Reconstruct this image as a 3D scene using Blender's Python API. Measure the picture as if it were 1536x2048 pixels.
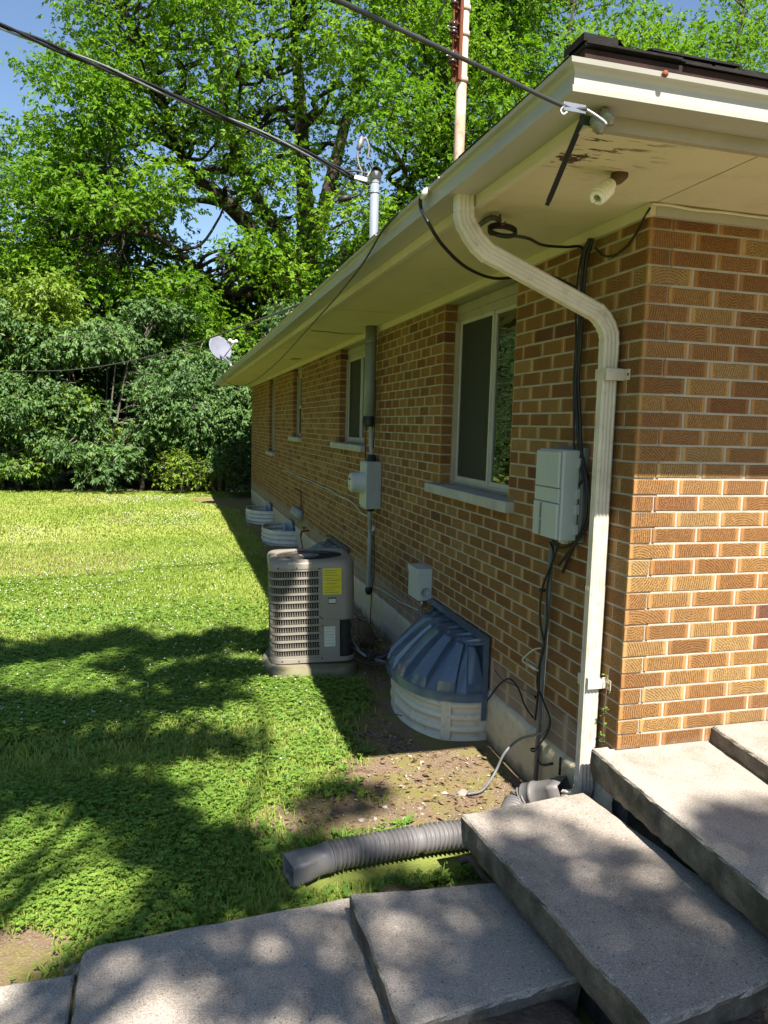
import bpy, math, random
import numpy as np
from mathutils import Vector, Matrix
random.seed(7); rng = np.random.default_rng(7)
PI = math.pi
for o in list(bpy.data.objects): bpy.data.objects.remove(o)
scene = bpy.context.scene
COL = scene.collection

# ------------------------------------------------------------------ camera, sky, sun, exposure
CPOS = np.array([-1.7693, -2.6305, 1.3173]); YAW, PITCH, ROLL, FPX = .2743, -.1113, .0275, 1516.6
_f = np.array([math.sin(YAW)*math.cos(PITCH), math.cos(YAW)*math.cos(PITCH), math.sin(PITCH)])
_r = np.array([math.cos(YAW), -math.sin(YAW), 0.]); _u = np.cross(_r, _f)
RT = math.cos(ROLL)*_r+math.sin(ROLL)*_u; UP = -math.sin(ROLL)*_r+math.cos(ROLL)*_u; FW = _f
cam = bpy.data.cameras.new('camera'); cam.sensor_fit = 'VERTICAL'; cam.sensor_height = 36
cam.lens = FPX/2048*36; cam.clip_start = .05; cam.clip_end = 600
co = bpy.data.objects.new('camera', cam); COL.objects.link(co)
co.matrix_world = Matrix([[RT[0], UP[0], -FW[0], CPOS[0]], [RT[1], UP[1], -FW[1], CPOS[1]], [RT[2], UP[2], -FW[2], CPOS[2]], [0, 0, 0, 1]])
scene.camera = co
SUN = Vector((.015, -.75, 1.0)).normalized()      # towards the sun
w = bpy.data.worlds.new('World'); scene.world = w; w.use_nodes = True
wn = w.node_tree.nodes; wl = w.node_tree.links
sky = wn.new('ShaderNodeTexSky'); sky.sky_type = 'NISHITA'; sky.sun_disc = False
sky.sun_elevation = math.asin(SUN.z); sky.sun_rotation = math.atan2(SUN.x, SUN.y)
sky.air_density = 1.0; sky.dust_density = .15; sky.ozone_density = 2.5
wl.new(sky.outputs[0], wn['Background'].inputs[0]); wn['Background'].inputs[1].default_value = .068
sl = bpy.data.lights.new('sun', 'SUN'); sl.energy = 5.0; sl.angle = math.radians(.53); sl.color = (1, .95, .86)
so = bpy.data.objects.new('sun', sl); COL.objects.link(so); so.rotation_euler = SUN.to_track_quat('Z', 'Y').to_euler()
vs = scene.view_settings; vs.view_transform = 'Standard'; vs.look = 'None'; vs.exposure = 1.48; vs.gamma = 1
scene.cycles.max_bounces = 6; scene.cycles.transparent_max_bounces = 12
scene.cycles.caustics_reflective = False; scene.cycles.caustics_refractive = False

# photo point -> place in the world (on a plane of known X, Y or Z, or at a known distance)
def ray(x, y): return RT*(x-768)/FPX+UP*(1024-y)/FPX+FW
def onX(x, y, X=0.): d = ray(x, y); return CPOS+d*((X-CPOS[0])/d[0])
def onY(x, y, Y=0.): d = ray(x, y); return CPOS+d*((Y-CPOS[1])/d[1])
def onZ(x, y, Z=0.): d = ray(x, y); return CPOS+d*((Z-CPOS[2])/d[2])
def atD(x, y, D): return CPOS+ray(x, y)*D
def project(p):
    q = np.asarray(p)-CPOS; d = q@FW
    return 768+FPX*(q@RT)/d, 1024-FPX*(q@UP)/d, d

# ------------------------------------------------------------------ materials
MATS = {}
class NT:
    def __init__(s, name):
        s.m = bpy.data.materials.new(name); s.m.use_nodes = True; s.t = s.m.node_tree
        s.b = s.t.nodes['Principled BSDF']; s.out = s.t.nodes['Material Output']
    def n(s, kind, **kw):
        x = s.t.nodes.new('ShaderNode'+kind)
        for k, v in kw.items():
            if k in x.inputs.keys(): x.inputs[k].default_value = v
            else: setattr(x, k, v)
        return x
    def l(s, a, b): s.t.links.new(a, b)
    def pos(s): return s.n('NewGeometry').outputs['Position']
    def noise(s, vec, scale, detail=5., rough=.55, dist=0.):
        x = s.n('TexNoise'); x.inputs['Scale'].default_value = scale; x.inputs['Detail'].default_value = detail
        x.inputs['Roughness'].default_value = rough; x.inputs['Distortion'].default_value = dist
        if vec is not None: s.l(vec, x.inputs['Vector'])
        return x.outputs['Fac']
    def ramp(s, fac, stops, interp='LINEAR'):
        x = s.n('ValToRGB'); cr = x.color_ramp; cr.interpolation = interp
        while len(cr.elements) < len(stops): cr.elements.new(.5)
        for e, (p, c) in zip(cr.elements, stops):
            e.position = p; e.color = (c, c, c, 1) if isinstance(c, (int, float)) else (*c, 1)
        s.l(fac, x.inputs[0]); return x.outputs[0]
    def mix(s, fac, a, b, mode='MIX'):
        x = s.n('Mix', data_type='RGBA', blend_type=mode)
        for sock, v in ((x.inputs[0], fac), (x.inputs[6], a), (x.inputs[7], b)):
            if isinstance(v, (int, float)): sock.default_value = v if sock == x.inputs[0] else (v, v, v, 1)
            elif isinstance(v, tuple): sock.default_value = (*v, 1)
            else: s.l(v, sock)
        return x.outputs[2]
    def math(s, op, a, b=0., c=None):
        x = s.n('Math', operation=op)
        for i, v in enumerate((a, b) if c is None else (a, b, c)):
            if isinstance(v, (int, float)): x.inputs[i].default_value = v
            else: s.l(v, x.inputs[i])
        return x.outputs[0]
    def sep(s, v):
        x = s.n('SeparateXYZ'); s.l(v, x.inputs[0]); return x.outputs
    def bump(s, h, strength=.3, dist=.01):
        x = s.n('Bump'); x.inputs['Strength'].default_value = strength; x.inputs['Distance'].default_value = dist
        s.l(h, x.inputs['Height']); s.l(x.outputs[0], s.b.inputs['Normal'])
    def col(s, c):
        if isinstance(c, tuple): s.b.inputs['Base Color'].default_value = (*c, 1)
        else: s.l(c, s.b.inputs['Base Color'])
    def set(s, **kw):
        for k, v in kw.items(): s.b.inputs[k.replace('_', ' ')].default_value = v

def plain(name, c, c2=None, rough=.55, ns=7., bump=.08, bs=90., metal=0., spec=.4, dirt=None, bd=.003):
    t = NT(name); p = t.pos(); c2 = c2 or tuple(v*.75 for v in c)
    k = t.mix(t.ramp(t.noise(p, ns, 7, .62), [(.32, 0.), (.7, 1.)]), c, c2)
    if dirt:
        k = t.mix(t.ramp(t.noise(p, ns*4, 8, .7), [(.56, 0.), (.72, 1.)]), k, dirt)
    t.col(k); t.set(Roughness=rough, Metallic=metal, Specular_IOR_Level=spec)
    if bump: t.bump(t.noise(p, bs, 4), bump, bd)
    MATS[name] = t.m; return t.m

def brick_mat():
    t = NT('brick'); uv = t.n('UVMap').outputs[0]; p = t.pos()
    at = t.n('Attribute', attribute_name='rnd').outputs['Fac']; ob = t.n('ObjectInfo').outputs['Random']
    r = t.math('FRACT', t.math('ADD', at, ob))
    r2 = t.math('FRACT', t.math('MULTIPLY', r, 17.31)); r3 = t.math('FRACT', t.math('MULTIPLY', r, 91.7))
    base = t.ramp(r, [(0., (0.270, 0.132, 0.044)), (.12, (0.322, 0.168, 0.059)), (.3, (0.357, 0.200, 0.070)), (.47, (0.297, 0.146, 0.049)), (.6, (0.385, 0.232, 0.086)), (.74, (0.336, 0.178, 0.064)), (.87, (0.253, 0.114, 0.042)), (.93, (0.401, 0.259, 0.104)), (.985, (0.183, 0.083, 0.047))], 'CONSTANT')
    s = t.sep(uv)
    edge = t.math('MINIMUM', s[0], t.math('SUBTRACT', 1., s[0]))
    inner = t.ramp(edge, [(.06, 0.), (.11, 1.)])
    cv = t.n('CombineXYZ')
    t.l(t.math('ADD', t.math('MULTIPLY', s[0], .203), t.math('MULTIPLY', t.math('SUBTRACT', r2, .5), .34)), cv.inputs[0])
    t.l(t.math('ADD', t.math('MULTIPLY', s[1], .057), t.math('MULTIPLY', t.math('SUBTRACT', r3, .5), .22)), cv.inputs[1])
    t.l(t.math('MULTIPLY', r, 31.), cv.inputs[2])
    wv = t.n('TexWave', wave_type='RINGS', rings_direction='Z'); t.l(cv.outputs[0], wv.inputs['Vector'])
    wv.inputs['Scale'].default_value = 30.; wv.inputs['Distortion'].default_value = 7.; wv.inputs['Detail'].default_value = 3.; wv.inputs['Detail Scale'].default_value = 34.; wv.inputs['Detail Roughness'].default_value = .6
    gr = t.ramp(wv.outputs['Fac'], [(.22, 0.), (.55, 1.)])
    brk = t.ramp(t.noise(p, 170., 2), [(.5, 0.), (.62, 1.)])
    g = t.mix(inner, 1., t.mix(brk, gr, 1.))
    k = t.mix(t.noise(p, 34., 4), t.mix(1., base, (1.18, 1.12, 1.05), 'MULTIPLY'), t.mix(1., base, (.72, .68, .66), 'MULTIPLY'))
    k = t.mix(g, t.mix(1., k, (.30, .26, .23), 'MULTIPLY'), k)
    big = t.noise(p, 2.2, 3); k = t.mix(t.ramp(big, [(.45, 0.), (.75, .35)]), k, (.16, .1, .055))
    z = t.sep(p)[2]; pale_foot = t.ramp(t.math('ADD', z, t.math('MULTIPLY', t.noise(p, 14., 4), .12)), [(.02, .55), (.10, 0.)])  # brick turns paler and greyer towards the bottom
    k = t.mix(pale_foot, k, (.38, .33, .29)); t.col(k)
    t.set(Roughness=.8, Specular_IOR_Level=.25)
    t.bump(t.math('ADD', g, t.math('MULTIPLY', t.noise(p, 420., 2), .35)), .75, .003)
    MATS['brick'] = t.m
brick_mat()
def concrete_mat(name, c, c2, agg):
    t = NT(name); p = t.pos()
    k = t.mix(t.ramp(t.noise(p, 1.7, 6, .6), [(.35, 0.), (.68, 1.)]), c, c2)
    k = t.mix(t.ramp(t.noise(p, 190., 4, .75), [(.38, 0.), (.66, .95)]), k, t.mix(1., k, (.40, .39, .38), 'MULTIPLY'))
    wp = t.n('VectorMath', operation='ADD'); nz_ = t.n('TexNoise'); nz_.inputs['Scale'].default_value = 40.; t.l(p, nz_.inputs['Vector'])
    sc = t.n('VectorMath', operation='SCALE'); sc.inputs['Scale'].default_value = .012; t.l(nz_.outputs['Color'], sc.inputs[0]); t.l(p, wp.inputs[0]); t.l(sc.outputs[0], wp.inputs[1])
    hs = []
    for scale, hi, lo_ in ((170., .80, .16), (80., .88, .07)):
        v = t.n('TexVoronoi', feature='F1'); v.inputs['Scale'].default_value = scale; t.l(wp.outputs[0], v.inputs['Vector'])
        cell = t.sep(v.outputs['Color'])[0]; near = t.ramp(v.outputs['Distance'], [(.22, 1.), (.42, 0.)])
        k = t.mix(t.math('MULTIPLY', near, t.ramp(cell, [(hi, 0.), (hi+.10, agg*.8)])), k, (.52, .48, .43))
        k = t.mix(t.math('MULTIPLY', near, t.ramp(cell, [(lo_, agg*.6), (lo_+.05, 0.)])), k, (.09, .085, .08)); hs.append(near)
    st = t.ramp(t.noise(p, 4.5, 8, .72), [(.48, 0.), (.66, .55)]); k = t.mix(st, k, t.mix(1., k, (.52, .51, .49), 'MULTIPLY'))
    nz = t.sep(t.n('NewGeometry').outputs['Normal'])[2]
    mossy = t.math('MULTIPLY', t.ramp(nz, [(.3, 1.), (.7, 0.)]), t.ramp(t.noise(p, 9., 5), [(.35, .6), (.65, .95)]))  # upright faces: moss plus a darkening that paints in the risers' shade
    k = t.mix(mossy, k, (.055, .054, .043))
    t.col(k); t.set(Roughness=.92, Specular_IOR_Level=.15)
    t.bump(t.math('ADD', t.noise(p, 220., 4, .7), t.math('MULTIPLY', hs[1], .4)), .6, .004)
    MATS[name] = t.m
concrete_mat('concrete', (.50, .43, .365), (.40, .345, .295), 1.)
concrete_mat('concrete_smooth', (.52, .465, .40), (.44, .39, .335), .5)
def foundation_mat():
    t = NT('foundation'); p = t.pos()
    k = t.mix(t.ramp(t.noise(p, 1.1, 5), [(.4, 0.), (.62, 1.)]), (.50, .43, .30), (.47, .46, .43))
    k = t.mix(t.ramp(t.noise(p, 16., 7, .7), [(.5, 0.), (.7, .55)]), k, (.25, .21, .15))
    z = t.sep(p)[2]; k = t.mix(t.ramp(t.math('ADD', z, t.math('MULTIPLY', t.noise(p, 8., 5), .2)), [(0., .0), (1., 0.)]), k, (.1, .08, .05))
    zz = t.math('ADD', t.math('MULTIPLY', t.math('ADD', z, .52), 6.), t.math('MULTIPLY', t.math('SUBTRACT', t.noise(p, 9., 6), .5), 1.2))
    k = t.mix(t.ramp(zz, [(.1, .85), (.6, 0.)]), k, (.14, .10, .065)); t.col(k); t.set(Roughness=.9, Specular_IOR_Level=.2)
    t.bump(t.noise(p, 60., 5), .35, .006); MATS['foundation'] = t.m
foundation_mat()
plain('mortar', (.39, .35, .285), (.29, .26, .21), .95, 9, .6, 170, bd=.004, spec=.15)
plain('cream_paint', (.60, .53, .40), (.52, .46, .34), .5, 3, .06, 60, dirt=None)
plain('gutter_paint', (.40, .38, .34), (.345, .325, .29), .42, 2.5, .04, 60, dirt=(.40, .37, .31))
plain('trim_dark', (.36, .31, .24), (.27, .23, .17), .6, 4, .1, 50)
plain('downspout_paint', (.58, .53, .45), (.44, .39, .32), .4, 5, .05, 80, dirt=(.36, .31, .25))
plain('shingle', (.030, .027, .026), (.015, .014, .014), .95, 22, .7, 260, spec=.1)
plain('shingle_brown', (.055, .03, .026), (.02, .016, .015), .95, 12, .5, 200, spec=.1)
plain('grey_box', (.42, .46, .46), (.36, .40, .40), .5, 3, .03, 80)
plain('grey_box_dark', (.16, .175, .18), (.12, .13, .13), .5, 3, .03, 80)
plain('meter_grey', (.30, .34, .35), (.24, .27, .28), .42, 4, .04, 80)
plain('mast_paint', (.215, .24, .28), (.18, .20, .23), .4, 4, .04, 80)
plain('wall_mast', (.20, .23, .22), (.14, .16, .15), .45, 5, .05, 80)
plain('rubber', (.012, .012, .012), (.02, .02, .02), .5, 9, .04, 120)
plain('black_cable', (.010, .010, .011), (.016, .016, .016), .42, 9, 0)
plain('drop_cable', (.075, .075, .073), (.05, .05, .05), .5, 9, 0)
plain('dark_cable', (.04, .042, .043), (.028, .03, .03), .5, 9, 0)
plain('grey_cable', (.16, .16, .16), (.11, .11, .11), .5, 9, 0)
plain('white_cable', (.56, .55, .52), (.42, .41, .38), .5, 9, 0)
plain('aluminium', (.42, .42, .42), (.30, .30, .31), .35, 20, .03, 90, metal=.7)
plain('window_metal', (.45, .45, .42), (.36, .36, .33), .4, 5, .02, 60)
plain('sill_stone', (.42, .42, .40), (.30, .30, .29), .8, 8, .25, 110)
plain('reveal', (.34, .31, .24), (.27, .245, .19), .6, 5, .05, 50)
plain('ac_paint', (.25, .222, .185), (.205, .182, .15), .42, 4, .03, 120, dirt=(.24, .21, .17))
plain('ac_core', (.018, .017, .015), (.03, .028, .025), .8, 40, .3, 200)
plain('yellow_sticker', (.62, .52, .012), (.52, .43, .012), .45, 16, 0)
plain('paper_sticker', (.55, .55, .48), (.44, .44, .39), .6, 24, 0)
plain('blue_sticker', (.08, .25, .42), (.05, .18, .3), .4, 9, 0)
plain('dark_plate', (.03, .045, .04), (.02, .03, .03), .5, 9, 0)
plain('drain_plastic', (.155, .145, .142), (.11, .102, .10), .48, 8, .05, 120, dirt=(.17, .145, .125))
plain('well_white', (.60, .57, .46), (.50, .46, .36), .45, 6, .06, 90, dirt=(.33, .27, .19))
plain('well_far', (.62, .62, .58), (.46, .46, .42), .4, 8, .05, 90)
plain('rust', (.20, .052, .022), (.11, .035, .018), .85, 14, .4, 140)
plain('rusty_pole', (.62, .54, .45), (.40, .20, .10), .65, 5, .15, 90, dirt=(.33, .13, .06))
plain('porcelain', (.055, .028, .022), (.035, .018, .015), .2, 9, 0)
plain('glass_insulator', (.20, .20, .18), (.14, .14, .125), .15, 9, 0, spec=.7)
plain('bulb', (.78, .76, .70), (.7, .68, .62), .25, 9, 0)
plain('lamp_holder', (.10, .06, .035), (.07, .04, .02), .6, 9, 0)
plain('dish', (.20, .205, .25), (.17, .175, .215), .4, 9, .02, 50)
plain('bark', (.085, .070, .055), (.035, .029, .024), .95, 9, .9, 45, spec=.1, bd=.03)
plain('bark_light', (.20, .17, .13), (.10, .085, .065), .95, 9, .8, 45, spec=.1, bd=.02)
plain('dead_leaf', (.22, .145, .085), (.11, .07, .04), .85, 30, 0, spec=.15)
plain('pale_leaf', (.40, .34, .28), (.28, .22, .16), .85, 30, 0, spec=.15)
plain('stone', (.30, .26, .22), (.20, .175, .15), .9, 20, .4, 90, spec=.2)
plain('white_stone', (.42, .39, .36), (.30, .28, .25), .9, 24, .4, 90, spec=.2)
plain('wood', (.16, .115, .085), (.08, .058, .045), .95, 20, .6, 70, spec=.1)
plain('clover_flower', (.52, .52, .44), (.40, .42, .32), .8, 60, 0)
plain('blue_sheet', (.17, .26, .37), (.13, .20, .30), .35, 6, .03, 60)
plain('moss_pad', (.15, .14, .06), (.20, .18, .14), .95, 9, .6, 70, spec=.1)
plain('curtain', (.10, .105, .095), (.06, .065, .06), .8, 3, 0)
plain('unlit_room', (.03, .03, .028), (.02, .02, .02), .9, 3, 0)

def soffit_mat():
    t = NT('soffit'); p = t.pos(); s = t.sep(p)
    k = t.mix(t.noise(p, 2.2, 5), (.62, .54, .38), (.55, .475, .33))
    k = t.mix(t.ramp(t.noise(p, 7., 7, .7), [(.52, 0.), (.75, .3)]), k, (.34, .28, .18))
    def patch(x, y, r):
        dx = t.math('SUBTRACT', s[0], x); dy = t.math('SUBTRACT', s[1], y)
        d = t.math('SQRT', t.math('ADD', t.math('MULTIPLY', dx, dx), t.math('MULTIPLY', dy, dy)))
        return t.ramp(t.math('DIVIDE', d, r), [(.25, 1.), (1., 0.)])
    mp = t.n('Mapping'); mp.inputs['Scale'].default_value = (9., 42., 20.); mp.inputs['Rotation'].default_value = (0, 0, .5); t.l(p, mp.inputs['Vector'])
    crack = t.ramp(t.noise(mp.outputs[0], 1., 6, .65), [(.57, 0.), (.60, 1.)])
    area = t.math('MAXIMUM', patch(-.52, -.42, .34), t.math('MAXIMUM', patch(-.12, 6.0, .42), patch(-.4, 11.5, .5)))
    k = t.mix(t.math('MULTIPLY', crack, area), k, (.10, .07, .045))
    hole = t.ramp(t.math('ADD', patch(-.53, -.33, .12), t.math('MULTIPLY', t.math('SUBTRACT', t.noise(p, 45., 5, .7), .5), 2.4)), [(.86, 0.), (.90, 1.)])
    k = t.mix(hole, k, (.06, .035, .02)); t.col(k); t.set(Roughness=.7, Specular_IOR_Level=.25)
    t.bump(t.noise(p, 18., 4), .12, .01); MATS['soffit'] = t.m
soffit_mat()

def leaf_mat(name, c1, c2, c3, trans=.35, gloss=.35):
    t = NT(name); at = t.n('Attribute', attribute_name='rnd').outputs['Fac']
    k = t.ramp(at, [(0., c1), (.5, c2), (1., c3)]); t.col(k); t.set(Roughness=.5, Specular_IOR_Level=gloss)
    tr = t.n('BsdfTranslucent'); t.l(t.mix(1., k, (1.15, 1.25, .55), 'MULTIPLY'), tr.inputs['Color'])
    mx = t.n('MixShader'); mx.inputs[0].default_value = trans
    t.l(t.b.outputs[0], mx.inputs[1]); t.l(tr.outputs[0], mx.inputs[2]); t.l(mx.outputs[0], t.out.inputs[0])
    MATS[name] = t.m
leaf_mat('leaf_maple', (.07, .16, .013), (.135, .26, .018), (.245, .36, .027), .48, .2)
leaf_mat('leaf_shrub', (.045, .095, .028), (.075, .15, .04), (.13, .21, .045), .25, .3)
leaf_mat('leaf_side', (.05, .11, .012), (.09, .17, .018), (.15, .23, .025), .35, .2)
leaf_mat('leaf_back', (.045, .10, .025), (.075, .15, .035), (.12, .20, .04))
leaf_mat('leaf_yellow', (.085, .16, .012), (.15, .24, .02), (.24, .31, .03))
leaf_mat('leaf_willow', (.12, .18, .085), (.17, .23, .11), (.23, .28, .14), .3)
leaf_mat('leaf_dark', (.03, .07, .02), (.05, .10, .028), (.07, .13, .03), .25, .4)
leaf_mat('grass', (.15, .225, .03), (.255, .335, .055), (.395, .41, .125), .3, .15)
leaf_mat('clover', (.08, .165, .024), (.145, .25, .038), (.225, .32, .052), .3, .2)
leaf_mat('weed', (.08, .165, .026), (.13, .235, .042), (.19, .30, .055), .3, .25)

def cover_mat():
    t = NT('cover_plastic'); p = t.pos()
    k = t.mix(t.ramp(t.noise(p, 5., 6), [(.4, 0.), (.7, 1.)]), (.085, .135, .205), (.11, .15, .20))
    k = t.mix(t.ramp(t.noise(p, 24., 6, .7), [(.6, 0.), (.75, .5)]), k, (.2, .21, .2)); t.col(k)
    t.set(Roughness=.12, Specular_IOR_Level=.9)
    tr = t.n('BsdfTransparent'); tr.inputs[0].default_value = (.55, .68, .85, 1)
    mx = t.n('MixShader'); mx.inputs[0].default_value = .70
    t.l(tr.outputs[0], mx.inputs[1]); t.l(t.b.outputs[0], mx.inputs[2]); t.l(mx.outputs[0], t.out.inputs[0]); MATS['cover_plastic'] = t.m
cover_mat()
def glass_mat():
    t = NT('window_glass'); p = t.pos()
    mp = t.n('Mapping'); mp.inputs['Scale'].default_value = (1., 2.2, 9.); t.l(p, mp.inputs['Vector'])
    wv = t.noise(mp.outputs[0], 1.4, 2, .5, .6)
    bp = t.n('Bump'); bp.inputs['Strength'].default_value = .22; bp.inputs['Distance'].default_value = .03; t.l(wv, bp.inputs['Height'])
    gl = t.n('BsdfGlossy'); gl.inputs['Roughness'].default_value = .015; t.l(bp.outputs[0], gl.inputs['Normal'])
    tr = t.n('BsdfTransparent'); tr.inputs[0].default_value = (.7, .75, .72, 1)
    fr = t.n('Fresnel'); fr.inputs['IOR'].default_value = 3.6
    mx = t.n('MixShader'); t.l(fr.outputs[0], mx.inputs[0]); t.l(tr.outputs[0], mx.inputs[1]); t.l(gl.outputs[0], mx.inputs[2])
    t.l(mx.outputs[0], t.out.inputs[0]); MATS['window_glass'] = t.m
    t = NT('insect_screen'); t.col((.035, .038, .036)); t.set(Roughness=.6, Specular_IOR_Level=.3)
    tr = t.n('BsdfTransparent'); mx = t.n('MixShader'); mx.inputs[0].default_value = .72
    t.l(tr.outputs[0], mx.inputs[1]); t.l(t.b.outputs[0], mx.inputs[2]); t.l(mx.outputs[0], t.out.inputs[0]); MATS['insect_screen'] = t.m
glass_mat()

# ------------------------------------------------------------------ building helpers
WL = {}     # world origin of each parent
def link(o, parent, origin):
    COL.objects.link(o); WL[o] = np.array(origin, float)
    if parent is not None:
        o.parent = parent; o.location = tuple(WL[o]-WL[parent])
    else: o.location = tuple(WL[o])
def tag(o, label=None, cat=None, group=None, kind=None):
    if label: o['label'] = label
    if cat: o['category'] = cat
    if group: o['group'] = group
    if kind: o['kind'] = kind
    return o
def thing(name, label, cat, loc, group=None):
    o = bpy.data.objects.new(name, None); o.empty_display_size = .1; link(o, None, loc); return tag(o, label, cat, group)

def catmull(pts, n=8):
    P = [np.asarray(p, float) for p in pts]
    if len(P) < 3: return [P[0]+(P[-1]-P[0])*i/n for i in range(n+1)]
    P = [2*P[0]-P[1]]+P+[2*P[-1]-P[-2]]; out = []
    for i in range(1, len(P)-2):
        a, b, c, d = P[i-1:i+3]
        for k in range(n):
            t = k/n
            out.append(.5*((2*b)+(c-a)*t+(2*a-5*b+4*c-d)*t*t+(3*b-a-3*c+d)*t**3))
    out.append(P[-2]); return out
def frames(pts, up=None):
    P = np.array(pts, float); T = np.gradient(P, axis=0); T /= np.linalg.norm(T, axis=1)[:, None]+1e-12
    u = np.array(up if up is not None else ((0, 0, 1) if abs(T[0][2]) < .9 else (1, 0, 0)), float)
    fr = []
    for t in T:
        u = u-t*(u@t); u /= np.linalg.norm(u)+1e-12; fr.append((u.copy(), np.cross(t, u)))
    return P, fr
class MB:
    def __init__(s): s.v = []; s.f = []; s.uv = []; s.sm = []
    def add(s, v, f, smooth=False):
        b = len(s.v); s.v += [tuple(map(float, q)) for q in v]; s.f += [tuple(i+b for i in q) for q in f]; s.sm += [smooth]*len(f); return s
    def box(s, x0, x1, y0, y1, z0, z1, rot=None, about=None):
        v = [(x, y, z) for z in (z0, z1) for y in (y0, y1) for x in (x0, x1)]
        if rot is not None:
            R = np.array(rot); c = np.array(about if about is not None else ((x0+x1)/2, (y0+y1)/2, (z0+z1)/2)); v = [tuple(R@(np.array(q)-c)+c) for q in v]
        return s.add(v, [(0, 2, 3, 1), (4, 5, 7, 6), (0, 1, 5, 4), (2, 6, 7, 3), (0, 4, 6, 2), (1, 3, 7, 5)])
    def obox(s, c, ax, ay, az, hx, hy, hz):
        c, ax, ay, az = [np.asarray(q, float) for q in (c, ax, ay, az)]
        v = [c+ax*hx*i+ay*hy*j+az*hz*k for k in (-1, 1) for j in (-1, 1) for i in (-1, 1)]
        return s.add(v, [(0, 2, 3, 1), (4, 5, 7, 6), (0, 1, 5, 4), (2, 6, 7, 3), (0, 4, 6, 2), (1, 3, 7, 5)])
    def sweep(s, pts, prof, up=None, caps=True, smooth=True, scale=None, closed=True):
        P, fr = frames(pts, up); m = len(prof); v = []; f = []
        for i, (p, (u, w_)) in enumerate(zip(P, fr)):
            k = 1. if scale is None else scale[i]
            v += [p+w_*a*k+u*b*k for a, b in prof]
        for i in range(len(P)-1):
            for j in range(m if closed else m-1):
                a = i*m+j; b = i*m+(j+1) % m; f.append((a, b, b+m, a+m))
        if caps and closed: f.append(tuple(range(m-1, -1, -1))); f.append(tuple((len(P)-1)*m+j for j in range(m)))
        return s.add(v, f, smooth)
    def tube(s, pts, r, n=8, caps=True, up=None):
        c = [(math.cos(2*PI*i/n), math.sin(2*PI*i/n)) for i in range(n)]
        rr = [r]*len(pts) if isinstance(r, (int, float)) else list(r)
        return s.sweep(pts, c, up, caps, True, rr)
    def lathe(s, c, axis, prof, n=20, smooth=True):
        a = np.array(axis, float); a /= np.linalg.norm(a); u = np.cross(a, (0, 0, 1) if abs(a[2]) < .9 else (1, 0, 0)); u /= np.linalg.norm(u); w_ = np.cross(a, u)
        c = np.array(c, float); v = []; f = []; m = len(prof)
        for i in range(n):
            t = 2*PI*i/n; e = u*math.cos(t)+w_*math.sin(t)
            v += [c+a*h+e*r for r, h in prof]
        for i in range(n):
            for j in range(m-1):
                f.append((i*m+j, ((i+1) % n)*m+j, ((i+1) % n)*m+j+1, i*m+j+1))
        return s.add(v, f, smooth)
    def prism(s, poly, z0, z1):
        n = len(poly); v = [(x, y, z0) for x, y in poly]+[(x, y, z1) for x, y in poly]
        return s.add(v, [tuple(range(n-1, -1, -1)), tuple(range(n, 2*n))]+[(i, (i+1) % n, (i+1) % n+n, i+n) for i in range(n)])
    def xf(s, fn): s.v = [tuple(fn(np.array(q))) for q in s.v]; return s
    def build(s, name, m, parent=None, bevel=0., origin=None):
        me = bpy.data.meshes.new(name)
        o0 = WL[parent] if parent is not None else (np.array(origin) if origin is not None else np.array(s.v).mean(0)*np.array([1, 1, 0])+np.array([0, 0, np.array(s.v)[:, 2].min()]))
        me.from_pydata([tuple(np.array(q)-o0) for q in s.v], [], s.f); me.materials.append(MATS[m])
        me.polygons.foreach_set('use_smooth', s.sm); me.update()
        o = bpy.data.objects.new(name, me); link(o, parent, o0)
        if bevel:
            b = o.modifiers.new('bevel', 'BEVEL'); b.width = bevel; b.segments = 2; b.limit_method = 'ANGLE'; b.angle_limit = .6
        return o
def cable(name, pts, r, m, label=None, cat='cable', group=None, parent=None, n=6, smooth=8):
    b = MB().tube(catmull(pts, smooth), r, n); o = b.build(name, m, parent)
    return tag(o, label, cat, group) if label else o
def raw_mesh(name, V, F, m, rnd=None, parent=None, origin=(0, 0, 0)):
    """numpy mesh; F is (n,3) or (n,4)"""
    me = bpy.data.meshes.new(name); V = np.asarray(V, np.float32)-np.asarray(origin, np.float32); F = np.asarray(F, np.int32); k = F.shape[1]
    me.vertices.add(len(V)); me.vertices.foreach_set('co', V.ravel())
    me.loops.add(F.size); me.loops.foreach_set('vertex_index', F.ravel())
    me.polygons.add(len(F)); me.polygons.foreach_set('loop_start', np.arange(0, F.size, k, dtype=np.int32)); me.polygons.foreach_set('loop_total', np.full(len(F), k, np.int32))
    if rnd is not None:
        a = me.attributes.new('rnd', 'FLOAT', 'FACE'); a.data.foreach_set('value', np.asarray(rnd, np.float32))
    me.materials.append(MATS[m]); me.update(calc_edges=True)
    o = bpy.data.objects.new(name, me); link(o, parent, origin); return o

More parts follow.
